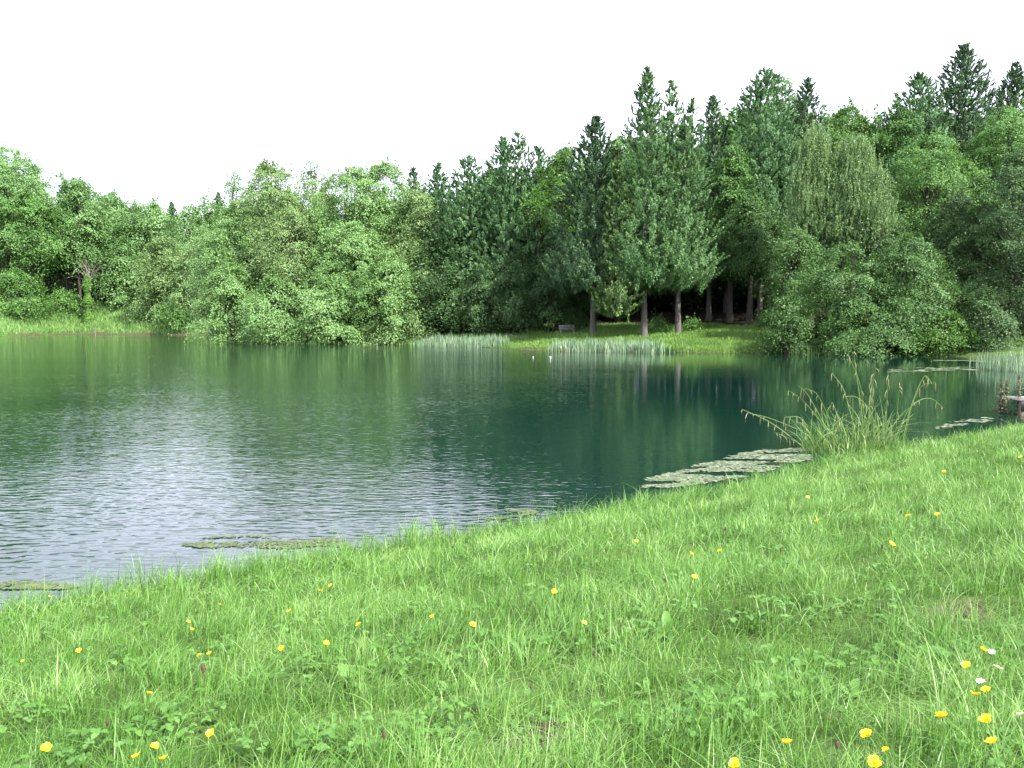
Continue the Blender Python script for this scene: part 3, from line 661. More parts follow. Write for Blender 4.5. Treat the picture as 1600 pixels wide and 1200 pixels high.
rs = np.random.RandomState(42)
def grass_band(Y0, Y1, dens, hb, wb, seg):
    """uniform scatter over the part of the near bank between two distances"""
    x0, x1 = -.72 * Y1 - 1.2, .72 * Y1 + 1.2
    n = int((x1 - x0) * (Y1 - Y0) * dens)
    x = rs.uniform(x0, x1, n); y = rs.uniform(Y0, Y1, n)
    d = lake_dist(x, y)
    k = (d > -.12) & (np.abs(x) < .72 * y + 1.2) & (rs.rand(n) > bare(x, y) * .93)
    cl = wav(x, y, .55, 7, 8); cl2 = wav(x, y, 1.9, 6, 20); cl3 = wav(x, y, .22, 6, 14)
    k &= rs.rand(n) < .62 + .65 * cl + .5 * cl3 + .2 * cl2
    x, y, d, cl, cl2, cl3 = (v[k] for v in (x, y, d, cl, cl2, cl3)); n = len(x)
    z = height(x, y, d) - .008
    edge = np.exp(-(np.maximum(d, 0) / .55) ** 2)
    h = hb * rs.uniform(.45, 1.25, n) * (1 + .6 * cl + .25 * cl2 + .35 * cl3) * (1 + .55 * edge)
    tall = rs.rand(n) < .025 + .07 * edge; h = np.where(tall, h * 1.7, h)
    h = np.clip(h, .02, .42)
    lean = h * np.abs(rs.normal(size=n)) * .85
    az = rs.uniform(0, 6.28, n); az = np.where(rs.rand(n) < .5, 2.2 * cl + 1.5 * cl2 + rs.normal(size=n) * .7, az)
    tint = np.clip(.47 + .10 * cl2 + rs.normal(size=n) * .19 + .05 * cl, 0, 1)
    dry = rs.rand(n) < .03; tint = np.where(dry, 1.0, tint)
    blades(GB, np.stack([x, y, z], 1), h, wb * rs.uniform(.5, 1.25, n), lean, rs, tint, seg, az)
GB = MB()
grass_band(1.0, 3.2, 6600, .118, .0040, 4)
grass_band(3.2, 6.0, 3600, .12, .0052, 3)
grass_band(6.0, 11., 1800, .125, .0080, 3)
grass_band(11., 17., 950, .125, .011, 2)
grass_band(17., 28., 450, .12, .018, 2)
tag(GB.build('grass', M['grass']), 'dense fresh green meadow grass on the near bank sloping to the pond', 'grass', kind='stuff')

# low broad leaves mixed into the turf
def leaflet(mb, c, az, ln, wd, tilt, tint, rs, seg=4):
    """one oval leaf with a folded midrib, drawn from c outwards"""
    t = np.linspace(0, 1, seg + 1); w = wd * .5 * np.sin(np.pi * np.clip(t, .04, .97)) ** .7
    dx = np.array([math.cos(az), math.sin(az), 0]); sx_ = np.array([-math.sin(az), math.cos(az), 0])
    mid = c + dx * (ln * t * math.cos(tilt))[:, None]; mid[:, 2] += ln * math.sin(tilt) * t - ln * .35 * t * t
    up_ = np.array([0, 0, 1]) * (w * .35)[:, None]
    Lf = mid - sx_ * w[:, None] + up_; Rt = mid + sx_ * w[:, None] + up_
    Vv = np.stack([Lf, mid, Rt], 1).reshape(-1, 3); Fq = []
    for i in range(seg):
        a = i * 3; Fq += [[a, a + 1, a + 4, a + 3], [a + 1, a + 2, a + 5, a + 4]]
    mb.add(Vv, Fq, tint)
WB = MB(); rs = np.random.RandomState(77)
for j in range(5200):
    y = 1.1 + 6.5 * rs.rand() ** 1.4; x = rs.uniform(-.7, .7) * y
    if lake_dist(np.array([x]), np.array([y]))[0] < .4: continue
    if wav(x, y, 1.0, 6, 17) < -.05 + .25 * rs.rand(): continue
    z = hz_at(x, y); a = rs.uniform(0, 6.28); hh = rs.uniform(.03, .10)
    big = rs.uniform(.013, .034)
    for k in range(3):
        leaflet(WB, np.array([x, y, z + hh]), a + k * 2.09 + rs.normal() * .2, big, big * .95, rs.uniform(-.1, .5), np.clip(.5 + rs.normal() * .2, 0, 1), rs, 3)
tag(WB.build('broadleaf_weeds', M['weed']), 'low clover and buttercup leaves growing through the near turf', 'weeds', kind='stuff')

# dock plants with long leaves
DOCK = [(545, 1062, .16, 'big dock plant with two pale upright leaves, left of centre in the turf'), (1040, 985, .16, 'dock with one tall grey-green leaf standing up in the right-hand turf'),
        (705, 1075, .10, 'flat dock rosette right of the big dock plant'), (490, 1155, .12, 'dock with a pointed leaf near the bottom, right of the buttercup trio'),
        (1480, 1150, .12, 'dock with wide leaves among the bottom right buttercups'), (1330, 1078, .11, 'dock leaf cluster low in the right of the turf'),
        (1010, 1075, .10, 'dock rosette in the turf below the tall grey-green dock leaf'), (665, 1120, .09, 'small dock by the bare patch at bottom centre'),
        (270, 1055, .12, 'dock rosette beside the withered brown seedhead'), (665, 925, .13, 'pale dock leaves high in the middle of the turf'),
        (1270, 1020, .10, 'dull dock leaves in the middle of the right-hand turf')]
for px, py, ln, lb in DOCK:
    p = ground_hit(px, py, .04); z = hz_at(p[0], p[1]); root = thing('dock_plant', lb, 'plant', (p[0], p[1], z), 0, 'dock plants in the near turf')
    mb = MB()
    for k in range(rs.randint(5, 8)):
        leaflet(mb, np.array([0, 0, .01]), rs.uniform(0, 6.28), ln * rs.uniform(.6, 1.1), ln * .27, rs.uniform(.25, 1.25), .5 + .3 * rs.rand(), rs, 6)
    mb.build('leaves', M['weed'], root)
    mb = MB()
    for k in range(3): mb.tube([(0, 0, 0), (rs.normal() * .01, rs.normal() * .01, ln * .5)], [.003, .002], 5)
    mb.build('stem', M['weed'], root)

# ------------------------------------------------------------------ flowers
M['petal_yellow'] = foliage('yellow_petals', (.85, .58, .006), (.90, .68, .01), (.95, .78, .04), trans=.35, rough=.3, nscale=20, spec=.6, big=.2)
M['petal_white'] = foliage('white_petals', (.75, .72, .75), (.82, .80, .80), (.86, .86, .85), trans=.25, rough=.5, nscale=20, big=.2)
M['stem'] = foliage('flower_stems', (.06, .12, .025), (.10, .19, .04), (.15, .25, .07), trans=.2, nscale=5)
M['seedhead'] = foliage('brown_seedheads', (.045, .028, .022), (.10, .062, .045), (.17, .12, .085), trans=.05, rough=.8, nscale=30)
def petal(mb, az, r, w, lift, cup, rs, tint, z0=0.0, seg=4):
    t = np.linspace(0, 1, seg + 1); ww = w * .5 * np.sin(np.pi * (.12 + .72 * t)) ** .8
    dx = np.array([math.cos(az), math.sin(az), 0]); sx_ = np.array([-math.sin(az), math.cos(az), 0])
    mid = dx * (r * t)[:, None]; mid[:, 2] = z0 + lift * t ** 1.5
    Lf = mid - sx_ * ww[:, None]; Rt = mid + sx_ * ww[:, None]; Lf[:, 2] += cup * ww; Rt[:, 2] += cup * ww
    Vv = np.stack([Lf, mid, Rt], 1).reshape(-1, 3); Fq = []
    for i in range(seg):
        a = i * 3; Fq += [[a, a + 1, a + 4, a + 3], [a + 1, a + 2, a + 5, a + 4]]
    mb.add(Vv, Fq, tint)
def make_buttercup(seed):
    rs = np.random.RandomState(seed)
    root = bpy.data.objects.new('buttercup', None); COL.objects.link(root); tag(root, 'x', 'flower', 'buttercups in the near turf')
    mb = MB()
    t = np.linspace(0, 1, 7); b_ = rs.normal(size=2) * .02
    mb.tube(np.stack([b_[0] * (t * t - 1), b_[1] * (t * t - 1), -.30 * (1 - t)], 1), .0011, 5); mb.build('stem', M['stem'], root)
    mb = MB()
    for k in range(5): petal(mb, k * 1.2566 + rs.normal() * .08, .0135, .0145, rs.uniform(.005, .011), .5, rs, .5 + .3 * rs.rand())
    hd = mb.build('flower_head', M['petal_yellow'], root, True)
    mb = MB()
    for k in range(30):
        a = rs.uniform(0, 6.28); r = .0035 * rs.rand() ** .5
        mb.tube([(r * math.cos(a), r * math.sin(a), .001), (r * 1.5 * math.cos(a), r * 1.5 * math.sin(a), .0055)], [.0004, .0006], 4)
    mb.build('stamens', M['petal_yellow'], hd)
    hd.rotation_euler = (rs.normal() * .4 - .15, rs.normal() * .4, 0)
    return root
BUT = [(72, 1172, 1.25, 'largest buttercup in the bottom left corner'), (214, 1183, 1.05, 'left-hand buttercup of the close trio at the bottom left'), (240, 1168, 1.05, 'topmost buttercup of the close trio at the bottom left'),
       (254, 1188, 1.0, 'lowest buttercup of the close trio at the bottom left'), (329, 1148, 1.1, 'cupped buttercup right of the close trio at the bottom left'), (233, 1085, 1.0, 'lone buttercup above the close trio at the bottom left'),
       (123, 1018, 1.0, 'buttercup alone in the turf at the left, above the corner one'), (36, 1034, .6, 'tiny half-open buttercup near the left edge'), (294, 973, 1.0, 'upper buttercup of the pair one above the other at left'),
       (299, 984, .9, 'lower buttercup of the pair one above the other at left'), (312, 1025, 1.0, 'left buttercup of the side-by-side pair above the brown seedhead'), (328, 1022, .9, 'right buttercup of the side-by-side pair above the brown seedhead'),
       (344, 946, 1.1, 'buttercup near the waterside, first left of the waterside row'), (452, 956, 1.15, 'buttercup below and left of the waterside pair'), (440, 1014, 1.05, 'left buttercup of the middle-left two above the big dock'),
       (509, 1007, 1.15, 'right buttercup of the middle-left two above the big dock'), (517, 916, 1.2, 'right buttercup of the pair closest to the waterside'), (501, 924, 1.2, 'left buttercup of the pair closest to the waterside'),
       (561, 977, 1.1, 'tilted buttercup right of the middle-left two'), (676, 965, .9, 'small buttercup left of the bright central one'), (738, 978, 1.2, 'bright round buttercup in the centre of the turf'),
       (866, 926, 1.2, 'buttercup in the centre right of the bright round one, higher up'), (912, 975, 1.0, 'buttercup beside a pale bent grass stalk right of centre'), (1085, 903, 1.2, 'buttercup below the two in the middle of the right half'),
       (1125, 862, 1.4, 'right buttercup of the two high in the right half'), (1080, 866, 1.1, 'left buttercup of the two high in the right half'), (994, 846, 1.1, 'faint buttercup high in the turf below the floating leaves'),
       (1230, 1164, 1.1, 'lone buttercup at the bottom between centre and the right group'), (1355, 1150, 1.2, 'pale-edged buttercup at the bottom left of the right-hand group'), (1366, 1194, 1.25, 'buttercup cut by the bottom edge in the right-hand group'),
       (1385, 1175, .7, 'small greenish buttercup near the bottom of the right-hand group'), (1473, 1124, 1.3, 'biggest round buttercup of the right-hand group facing the camera'), (1551, 1164, 1.2, 'buttercup at the bottom right of the right-hand group'),
       (1541, 1127, 1.25, 'flat buttercup seen side-on near the right edge'), (1525, 1088, 1.1, 'left of the two close buttercups under the lowest daisy'), (1543, 1081, 1.05, 'right of the two close buttercups under the lowest daisy'),
       (1510, 1042, 1.1, 'buttercup just left of the three daisies'), (1537, 1017, 1.1, 'buttercup touching the topmost daisy'), (1420, 807, 1.7, 'buttercup by a brown seedhead in the upper right turf'), (1466, 805, 1.6, 'buttercup right of the one by the brown seedhead, upper right turf'),
       (1393, 852, 1.6, 'wide buttercup in the upper right turf below the seedhead'), (1276, 815, 1.5, 'lower of two faint buttercups in the upper right turf'), (1261, 778, 1.6, 'upper of two faint buttercups in the upper right turf'),
       (1476, 738, 1.7, 'orange-yellow buttercup high in the right turf near the sedge'), (1595, 715, 1.8, 'buttercup at the right edge near the top of the turf'), (1148, 1197, 1.0, 'buttercup just cut by the bottom edge right of centre'),
       (52, 918, 1.6, 'buttercup standing at the water edge far left'), (77, 933, .9, 'tiny buttercup at the water edge far left, right of its neighbour')]
bp = [make_buttercup(s) for s in (1, 2, 3, 4)]; used = [False] * 4
rs = np.random.RandomState(9)
for j, (px, py, s, lb) in enumerate(BUT):
    s *= .86 if (px > 1200 and py > 1000) else .95
    up = (.155 if py > 1000 else .165) + rs.uniform(0, .02)
    p = ground_hit(px, py, up); z = max(hz_at(p[0], p[1]), 0) + up; q = j % 4
    if not used[q]:
        used[q] = True; o = bp[q]; o.location = (p[0], p[1], z); o['label'] = lb; o.rotation_euler = (0, 0, rs.rand() * 6.28); o.scale = (s, s, s)
    else: dup(bp[q], (p[0], p[1], z), rs.rand() * 6.28, lb, scale=s)
def daisy(px, py, lb, s):
    p = ground_hit(px, py, .12); root = thing('daisy', lb, 'flower', (p[0], p[1], hz_at(p[0], p[1]) + .12), rs.rand() * 6, 'daisies by the right-hand buttercups', s)
    mb = MB(); mb.tube([(0, 0, -.14), (.004, .003, -.07), (0, 0, 0)], .0011, 5); mb.build('stem', M['stem'], root)
    mb = MB()
    for k in range(16): petal(mb, k * .3927 + rs.normal() * .06, .0115, .0042, rs.uniform(-.001, .003), .1, rs, .5, seg=3)
    hd = mb.build('petals', M['petal_white'], root, True)
    mb = MB()
    for k in range(24):
        a = k * 2.4; r = .0032 * math.sqrt(k / 24); mb.tube([(r * math.cos(a), r * math.sin(a), 0), (r * math.cos(a), r * math.sin(a), .003 - r * .4)], [.0007, .0004], 4)
    mb.build('disc', M['petal_yellow'], root)
    hd.rotation_euler = (-.3, .2, 0)
daisy(1549, 1020, 'topmost white daisy, touching a buttercup', 1.0); daisy(1560, 1043, 'largest white daisy, in the middle of the three', 1.25)
daisy(1532, 1066, 'lowest white daisy, seen edge-on above two buttercups', 1.05); daisy(1594, 1116, 'tiny white daisy at the right edge of the turf', .8)
HEADS = [(1133, 830, 'dark purplish plantain head above the two high buttercups', 1.6), (1040, 910, 'brown plantain head left of a buttercup in the right half', 1.2), (1220, 862, 'slim black plantain head in the upper right turf', 1.3),
         (928, 1026, 'reddish plantain head right of centre below a buttercup', 1.0), (830, 1078, 'thin dark plantain head low in the centre', .9), (1408, 803, 'brown plantain head beside a buttercup, upper right', 1.6),
         (1378, 858, 'reddish plantain head left of the wide buttercup', 1.3), (885, 900, 'small pinkish plantain head in the upper centre', 1.1), (970, 980, 'pale brown plantain head left of the tall dock leaf', 1.0),
         (318, 1052, 'large withered brown seedhead leaning over the dock rosette', 2.0), (168, 1135, 'grey withered seedhead low at the left', 1.2), (600, 1155, 'rusty red seedhead near the bottom left of centre', 1.2), (1308, 1172, 'small dark red seedhead at the bottom right of centre', 1.0)]
for px, py, lb, s in HEADS:
    p = ground_hit(px, py, .13); root = thing('plantain_head', lb, 'seedhead', (p[0], p[1], hz_at(p[0], p[1]) + .13), rs.rand() * 6, 'seedheads standing in the near turf', s)
    mb = MB(); mb.tube([(.01, 0, -.14), (.004, .003, -.07), (0, 0, 0)], .001, 5); mb.build('stem', M['stem'], root)
    mb = MB(); t = np.linspace(0, 1, 7); mb.tube(np.stack([t * .002, t * 0, t * .02], 1), .0042 * np.sin(np.pi * (.08 + .84 * t)) ** .6, 7)
    n = 160; zz = rs.rand(n); a = rs.uniform(0, 6.28, n); r = .0044 * np.sin(np.pi * (.08 + .84 * zz)) ** .6
    Cc = np.stack([r * np.cos(a), r * np.sin(a), zz * .02], 1); leaf_quads(mb, Cc, rs.normal(size=(n, 3)), .0016, .0008, rs, .3 + .6 * rs.rand(n))
    mb.build('head', M['seedhead'], root)

# ------------------------------------------------------------------ far banks: grass, herbs, reeds
def bank(name, label, cat, x0, x1, y0, y1, n, dlo, dhi, hb, wb, mat, seed, cond=None):
    rs = np.random.RandomState(seed); x = rs.uniform(x0, x1, n); y = rs.uniform(y0, y1, n); d = lake_dist(x, y)
    k = (d > dlo) & (d < dhi + 1.5 * wav(x, y, 6, 5, 2))
    if cond is not None: k &= cond(x, y, d)
    x, y, d = x[k], y[k], d[k]; n = len(x); cl = wav(x, y, 3.2, 6, 5)
    h = hb * rs.uniform(.4, 1.3, n) * (1 + .5 * cl)
    mb = MB(); blades(mb, np.stack([x, y, height(x, y, d) - .03], 1), h, wb * rs.uniform(.5, 1.2, n), h * np.abs(rs.normal(size=n)) * .5, rs, np.clip(.5 + .15 * cl + rs.normal(size=n) * .14, 0, 1), 2)
    return tag(mb.build(name, mat), label, cat, kind='stuff')
bank('bank_grass', 'sunlit grass on the far bank below the wood', 'grass', -14, 34, 56, 92, 260000, -.05, 14, .30, .05, M['bank_grass'], 1)
bank('shore_herbs', 'tall pale herbs and grass on the left bank', 'plants', -112, -34, 98, 172, 240000, 1.2, 19, .8, .10, M['herb'], 2)
bank('mown_shore_grass', 'short yellowish grass at the left edge of the far shore', 'grass', -112, -77, 98, 150, 60000, .1, 5, .18, .09, M['bank_grass'], 3)
def reeds(name, label, cells, n, hb, wb, seed, mat='reed', brown=True, spread=1.6):
    rs = np.random.RandomState(seed); mb = MB(); cells = np.array(cells, float)   # polyline of (x, y)
    t = rs.uniform(0, len(cells) - 1.001, n); i = t.astype(int); f = (t - i)[:, None]
    P = cells[i] * (1 - f) + cells[i + 1] * f; P = P + rs.normal(size=(n, 2)) * [.35, spread * .5]
    z = np.maximum(height(P[:, 0], P[:, 1]), -.1); env = 1 + .3 * wav(P[:, 0], P[:, 1], 1.3, 6, 6) + .25 * wav(P[:, 0], P[:, 1], 3.5, 6, 16)
    h = hb * rs.uniform(.4, 1.2, n) * env
    blades(mb, np.stack([P[:, 0], P[:, 1], z], 1), h, wb * rs.uniform(.6, 1.2, n), h * np.abs(rs.normal(size=n)) * .18, rs, np.clip(.5 + rs.normal(size=n) * .2, 0, 1), 3)
    o = tag(mb.build(name, M[mat]), label, 'reeds', 'reed beds along the far shore', 'stuff')
    return o
def W_(px, Yd): return (float(at(px, 540, Yd)[0]), Yd)
reeds('reed_bed', 'silvery green iris bed in the water in front of the cedars', [W_(868, 64.5), W_(920, 64.2), W_(980, 63.5), W_(1028, 62.6)], 2400, .95, .08, 1)
reeds('withered_reeds', 'brownish withered blades at the foot of the silvery iris bed', [W_(872, 63.9), W_(950, 63.3), W_(1025, 62.2)], 900, .35, .05, 2, 'reed_brown', spread=.6)
reeds('reed_bed', 'pale reed bed between the wooded point and the bench bank', [W_(655, 79.5), W_(700, 77), W_(745, 75), W_(785, 73.6)], 1900, .85, .08, 3)
reeds('reed_bed', 'grey-green reeds standing in the water at the right edge', [W_(1562, 40), W_(1585, 40), W_(1640, 40), W_(1700, 41)], 900, 1.0, .05, 4, spread=2.5)
reeds('reed_bed', 'sparse dark stems in front of the waterside thicket', [W_(1238, 57.2), W_(1325, 56.2)], 160, 1.1, .035, 5, 'dark', spread=1.0)
reeds('reed_bed', 'ragged greenery at the foot of the wooded point', [W_(320, 86.5), W_(420, 85.3), W_(540, 84.8), W_(660, 81.5)], 1500, .5, .06, 6, 'herb', spread=1)
reeds('waterside_plants', 'dark low plants at the water edge right of the silvery iris bed', [W_(1030, 62.5), W_(1052, 62)], 500, .45, .09, 7, 'dark', spread=.5)

# ------------------------------------------------------------------ pendulous sedge clump at the water edge
SB = at(1330, 700, 15.6); sz0 = max(hz_at(SB[0], 15.6), 0)
root = thing('sedge_clump', 'big drooping sedge clump at the near water edge on the right', 'plant', (SB[0], 15.6, sz0))
org = np.array([SB[0], 15.6, sz0]); rs = np.random.RandomState(31)
STEMS = [[(1262, 706), (1222, 672), (1196, 655), (1160, 640)], [(1290, 700), (1245, 670), (1200, 652), (1168, 645)], [(1256, 704), (1232, 684), (1212, 676)], [(1310, 700), (1280, 655), (1252, 622), (1232, 610)],
         [(1305, 695), (1282, 652), (1262, 615), (1247, 602)], [(1318, 690), (1290, 640), (1275, 612), (1258, 607)], [(1345, 700), (1330, 650), (1318, 605), (1300, 583)], [(1352, 695), (1346, 640), (1339, 590), (1334, 550)],
         [(1358, 695), (1350, 650), (1345, 600), (1326, 556)], [(1362, 700), (1362, 640), (1364, 595), (1368, 575)], [(1356, 700), (1358, 650), (1361, 610), (1363, 585)], [(1383, 700), (1385, 640), (1387, 600), (1388, 586)],
         [(1398, 690), (1402, 640), (1405, 612), (1405, 598)], [(1408, 690), (1420, 640), (1438, 598), (1446, 583), (1456, 600)], [(1400, 690), (1415, 640), (1440, 622), (1458, 622), (1472, 636)], [(1412, 680), (1424, 632), (1440, 600), (1462, 598)],
         [(1335, 700), (1310, 655), (1300, 625), (1297, 640)], [(1370, 700), (1366, 660), (1360, 640), (1340, 618), (1320, 620)], [(1275, 705), (1265, 670), (1250, 650), (1226, 652)]]
ms = MB(); sp = []
for st in STEMS:
    Yb = 15.6 + rs.uniform(-.5, .5); Yt = Yb + rs.uniform(-.5, .5)
    K_ = np.array([at(px, py, Yb + (Yt - Yb) * i / (len(st) - 1)) for i, (px, py) in enumerate(st)])
    K_[0, 2] = sz0 - .03
    t = np.linspace(0, len(K_) - 1, 16); C = np.stack([np.interp(t, np.arange(len(K_)), K_[:, j]) for j in range(3)], 1)
    for _ in range(3): C[1:-1] = (C[:-2] + C[1:-1] * 2 + C[2:]) / 4
    ms.tube(C - org, np.linspace(.009, .004, 16), 5, .55 + .3 * rs.rand())
    for q in range(5, 16, 2): sp.append(C[q] - org)
ms.build('stems', M['sedge'], root)
for c in sp:
    if rs.rand() < .2: continue
    mb = MB(); l = rs.uniform(.09, .2); dx = rs.normal(size=2) * .03
    t = np.linspace(0, 1, 6); mb.tube(np.stack([c[0] + dx[0] * np.sin(t * 2), c[1] + dx[1] * np.sin(t * 2), c[2] + .015 * np.sin(t * 3) - l * t], 1), .0065 * np.array([.3, .8, 1, 1, .9, .3]), 5, .3 + .6 * rs.rand())
    mb.build('hanging_spike', M['spike'], root)
mb = MB(); n = 440; px = rs.uniform(1252, 1402, n); Yb = 15.3 + rs.uniform(-.55, .8, n)
Pb = np.array([at(a, 700, b) for a, b in zip(px, Yb)]); Pb[:, 2] = np.maximum(height(Pb[:, 0], Pb[:, 1]), 0)
az = np.where(rs.rand(n) < .6, math.pi * (px < 1335) + rs.normal(size=n) * .8, rs.uniform(0, 6.28, n))
h = rs.uniform(.25, 1.25, n) ** 1.2 * (1 - .3 * np.abs(px - 1345) / 90)
blades(mb, Pb - org, h, .020 * rs.uniform(.6, 1.4, n), h * rs.uniform(.1, 1.0, n), rs, np.clip(.5 + rs.normal(size=n) * .25, 0, 1), 8, az, curl=2.2)
tag(mb.build('leaves', M['sedge'], root), kind='stuff')

# reddish stalks, jetty corner at the right edge
for px, py, lb, s, Yd in ((1563, 596, 'left-hand reddish dock stalk at the water edge near the right edge', 1.0, 21.5), (1571, 594, 'right-hand reddish dock stalk of the close pair near the right edge', 1.05, 21.3),
                      (1590, 585, 'leafy reddish stalk beside the jetty corner', 1.3, 21.2)):
    p = at(px, 640, Yd); z = max(hz_at(p[0], Yd), 0); H_ = at(px, py, Yd)[2] - z
    root = thing('flowering_stalk', lb, 'plant', (p[0], Yd, z), 0, 'reddish stalks at the right edge'); mb = MB(); mb.tube([(0, 0, -.05), (.02, 0, H_ * .5), (0, 0, H_)], [.012, .009, .004], 5); mb.build('stem', M['seedhead'], root)
    mb = MB(); n = 240; z_ = rs.rand(n); r = .13 * (1 - .7 * z_) * rs.rand(n) * (1 + .5 * np.sin(z_ * 50)); a = rs.uniform(0, 6.28, n)
    leaf_quads(mb, np.stack([r * np.cos(a), r * np.sin(a), z_ * H_], 1), rs.normal(size=(n, 3)) + [0, 0, 1], .032, .02, rs, rs.rand(n)); mb.build('leaves', foliage('reddish_leaves', (.08, .11, .045), (.15, .16, .08), (.25, .22, .14)), root)
M['wood'] = solid('weathered_wood', (.05, .035, .03), (.16, .12, .10), 10, .85, .4, (1, 8, 8)); M['wood_grey'] = solid('grey_wood', (.15, .145, .135), (.30, .29, .27), 10, .8, .3, (1, 8, 8))
jp = at(1592, 632, 20.9); root = thing('fishing_platform', 'corner of a small wooden fishing platform at the right edge', 'platform', (jp[0], 20.9, -.02))
for k in range(7):
    mb = MB(); mb.box((.75, k * .15, .42 - .0), (1.5, .14, .035)); mb.build('plank', M['wood_grey'], root)
mb = MB(); mb.box((.76, -.09, .29), (1.5, .05, .22)); mb.build('beam', M['wood'], root)
for x_, y_ in ((.06, -.02), (1.4, -.02), (.06, .9), (1.4, .9)):
    mb = MB(); mb.box((x_, y_, -.06), (.1, .1, .85)); mb.build('post', M['wood'], root)

# ------------------------------------------------------------------ floating leaves and weed
M['pad'] = foliage('floating_leaves', (.058, .082, .034), (.112, .142, .070), (.19, .22, .13), trans=.0, rough=.5, nscale=2, spec=.5)
M['algae'] = foliage('algae_film', (.040, .058, .022), (.070, .092, .036), (.11, .135, .055), trans=.0, rough=.6, nscale=2)
def pads(name, label, cpx, n, size, mat, seed, z=.004, cat='floating leaves'):
    """n small irregular pads scattered in a pixel polygon band laid on the water"""
    rs = np.random.RandomState(seed); mb = MB(); cpx = np.array(cpx, float)
    k = 0
    while k < n:
        a = rs.uniform(0, len(cpx) - 1.001); i = int(a); f = a - i
        c = cpx[i] * (1 - f) + cpx[i + 1] * f
        py = c[1] + rs.uniform(-1, 1) * c[2]; px = c[0] + rs.uniform(-1, 1) * 8
        d = ray(px, py); P = CAM + d * (-CAM[2] / d[2])
        if wav(P[0] * .45, P[1] * 1.5, 1.1 if size < .2 else 3, 6, seed) < -.2 or wav(P[0] * 1.1, P[1] * 3.2, size * 9, 6, seed + 5) < -.3: k += .12; continue
        if size < .03 and rs.rand() > .55 + .8 * wav(P[0], P[1] * 1.5, .3, 6, seed + 3): k += .12; continue
        r = size * rs.uniform(.45, 1.2); m_ = 9; an = (np.arange(m_) + rs.uniform(-.35, .35, m_)) * 6.2832 / m_; rad = r * rs.uniform(.45, 1.15, m_)
        ring = np.stack([P[0] + rad * np.cos(an) * 1.2, P[1] + rad * np.sin(an), np.full(m_, z + rs.uniform(0, .006)) + rs.normal(size=m_) * .0025 * (size > .03) + .005 * (size > .03) * rs.normal() * np.cos(an)], 1)
        V_ = np.vstack([ring, [[P[0], P[1], ring[0, 2] - .002]]])
        mb.add(V_, [[j, (j + 1) % m_, m_, m_] for j in range(0)] + [[j, j + 1, (j + 2) % m_, m_] for j in range(0, m_ - 1, 2)] , np.clip(.5 + rs.normal() * .24, 0, 1)); k += 1
    return tag(mb.build(name, M[mat]), label, cat, 'weed and leaves floating on the pond', 'stuff')
pads('floating_leaf_mat', 'mat of grey-green floating leaves left of the sedge clump', [(1012, 757, 6), (1060, 749, 12), (1110, 738, 15), (1160, 727, 18), (1210, 716, 16), (1262, 710, 9)], 3200, .055, 'pad', 1)
pads('algae_raft', 'greenish weed raft near the grass at the left', [(292, 850, 4), (330, 848, 9), (400, 846, 9), (450, 852, 7), (520, 846, 5), (545, 858, 4)], 2000, .022, 'algae', 2)
pads('algae_raft', 'pale weed patch by the grass in the middle of the near shore', [(765, 808, 5), (800, 803, 6), (830, 800, 3)], 900, .022, 'algae', 3)
pads('algae_raft', 'weed scum along the grass in the lower left corner of the pond', [(0, 915, 6), (60, 915, 6), (120, 918, 3)], 1300, .022, 'algae', 4)
pads('floating_leaf_mat', 'thin line of floating leaves in front of the right-hand thicket', [(1470, 563, .5), (1520, 564, .7), (1560, 566, 1.2)], 160, .28, 'pad', 5)
pads('floating_leaf_mat', 'scattered floating leaves left of the right-hand reeds', [(1385, 580, 2), (1440, 578, 3), (1490, 576, 3), (1550, 578, 5)], 70, .26, 'pad', 6)
pads('floating_leaf_mat', 'few floating leaves between the sedge clump and the right-hand turf', [(1470, 668, 2), (1510, 660, 4), (1548, 655, 3)], 90, .09, 'pad', 7)

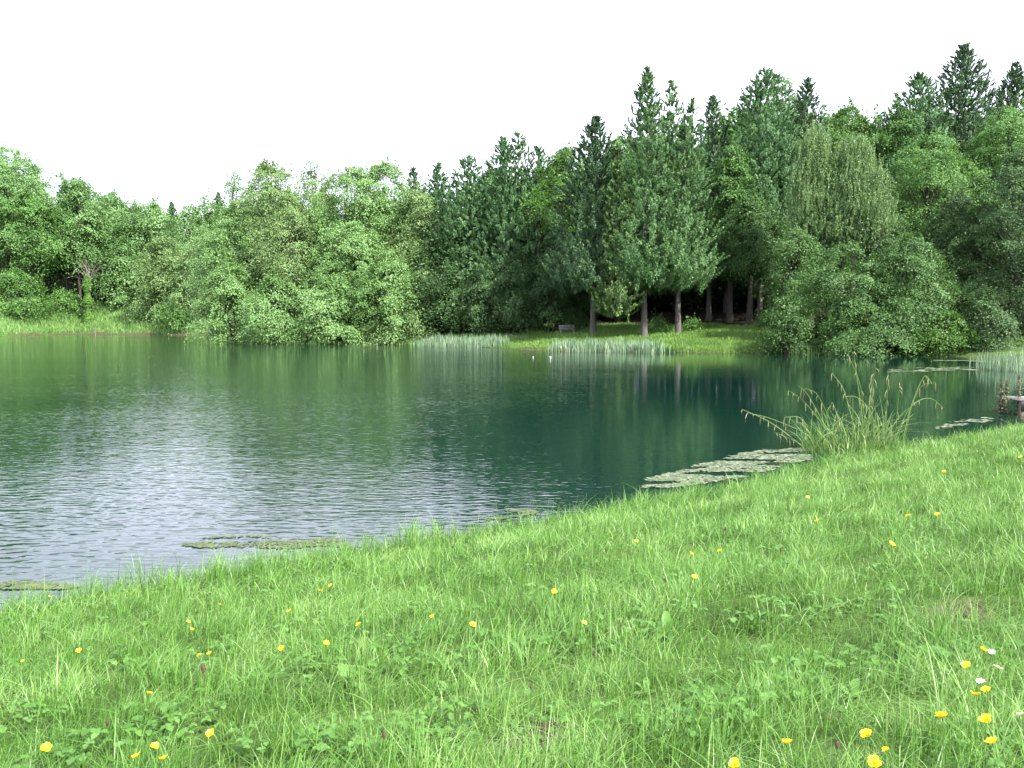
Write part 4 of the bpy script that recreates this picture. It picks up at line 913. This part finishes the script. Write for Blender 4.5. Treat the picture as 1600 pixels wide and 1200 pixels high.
# ------------------------------------------------------------------ bench, fallen branch, stake, floats
bpz = at(886, 515, 76); bz = hz_at(bpz[0], 76)
root = thing('park_bench', 'grey slatted bench on the shaded grass in front of the wood', 'bench', (bpz[0], 76, bz), math.radians(4))
for nm, parts in (('seat', [((0, y_, .45), (1.5, .09, .04)) for y_ in (-.2, -.09, .02, .13)]), ('backrest', [((0, .2 + .03 * k, .58 + .13 * k), (1.5, .03, .09)) for k in range(3)])):
    mb = MB()
    for c, d_ in parts: mb.box(c, d_)
    mb.build(nm, M['wood_grey'], root)
for sx_ in (-.62, .62):
    mb = MB(); mb.box((sx_, -.18, .21), (.07, .07, .46)); mb.build('leg', M['wood_grey'], root)
    mb = MB(); mb.box((sx_, .21, .45), (.07, .07, .94), (-.12, 0, 0)); mb.build('leg', M['wood_grey'], root)
    mb = MB(); mb.box((sx_, 0, .66), (.07, .44, .05)); mb.build('armrest', M['wood_grey'], root)
p = at(806, 513, 77.5); z = hz_at(p[0], 77.5)
mb = MB(); mb.tube([(-1.1, 0, .22), (-.3, .1, .2), (.5, 0, .12), (1.1, -.1, .1)], [.03, .06, .07, .05], 7); mb.tube([(-.3, .1, .2), (-.7, .3, .45)], [.04, .02], 6)
o = mb.build('fallen_branch', M['bark_pale'], loc=(p[0], 77.5, z)); tag(o, 'pale fallen branch lying on the grass left of the bench', 'branch')
p = at(149, 524, 130); mb = MB(); mb.tube([(0, 0, -.5), (0, 0, .6), (.03, 0, 1.35)], [.07, .065, .06], 8); mb.tube([(.03, 0, 1.35), (.03, 0, 1.4)], [.08, .02], 8)
o = mb.build('stake', M['bark_pale'], loc=(p[0], 130, 0)); tag(o, 'thin pale stake standing in the water off the left bank', 'stake')
M['float'] = solid('white_float', (.75, .75, .72), (.85, .85, .83), 10, .4, .05)
for px, py, s, lb in ((860, 558.5, .055, 'small round white float on the dark water'), (833, 558, .035, 'tiny pale float left of the round white one')):
    d = ray(px, py); P = CAM + d * (-CAM[2] / d[2]); root = thing('float', lb, 'float', P, 0, 'white floats on the pond', s)
    mb = MB(); t = np.linspace(0, math.pi, 9); mb.tube(np.stack([0 * t, 0 * t, .35 - np.cos(t)], 1), np.maximum(np.sin(t), .02), 12); mb.build('ball', M['float'], root, True)
    mb = MB(); mb.tube([(0, 0, 1.3), (0, 0, 1.45)], [.22, .16], 8); mb.build('collar', M['wood'], root)
print('TOTAL', time.time() - _t0, sum(len(me.polygons) for me in bpy.data.meshes))
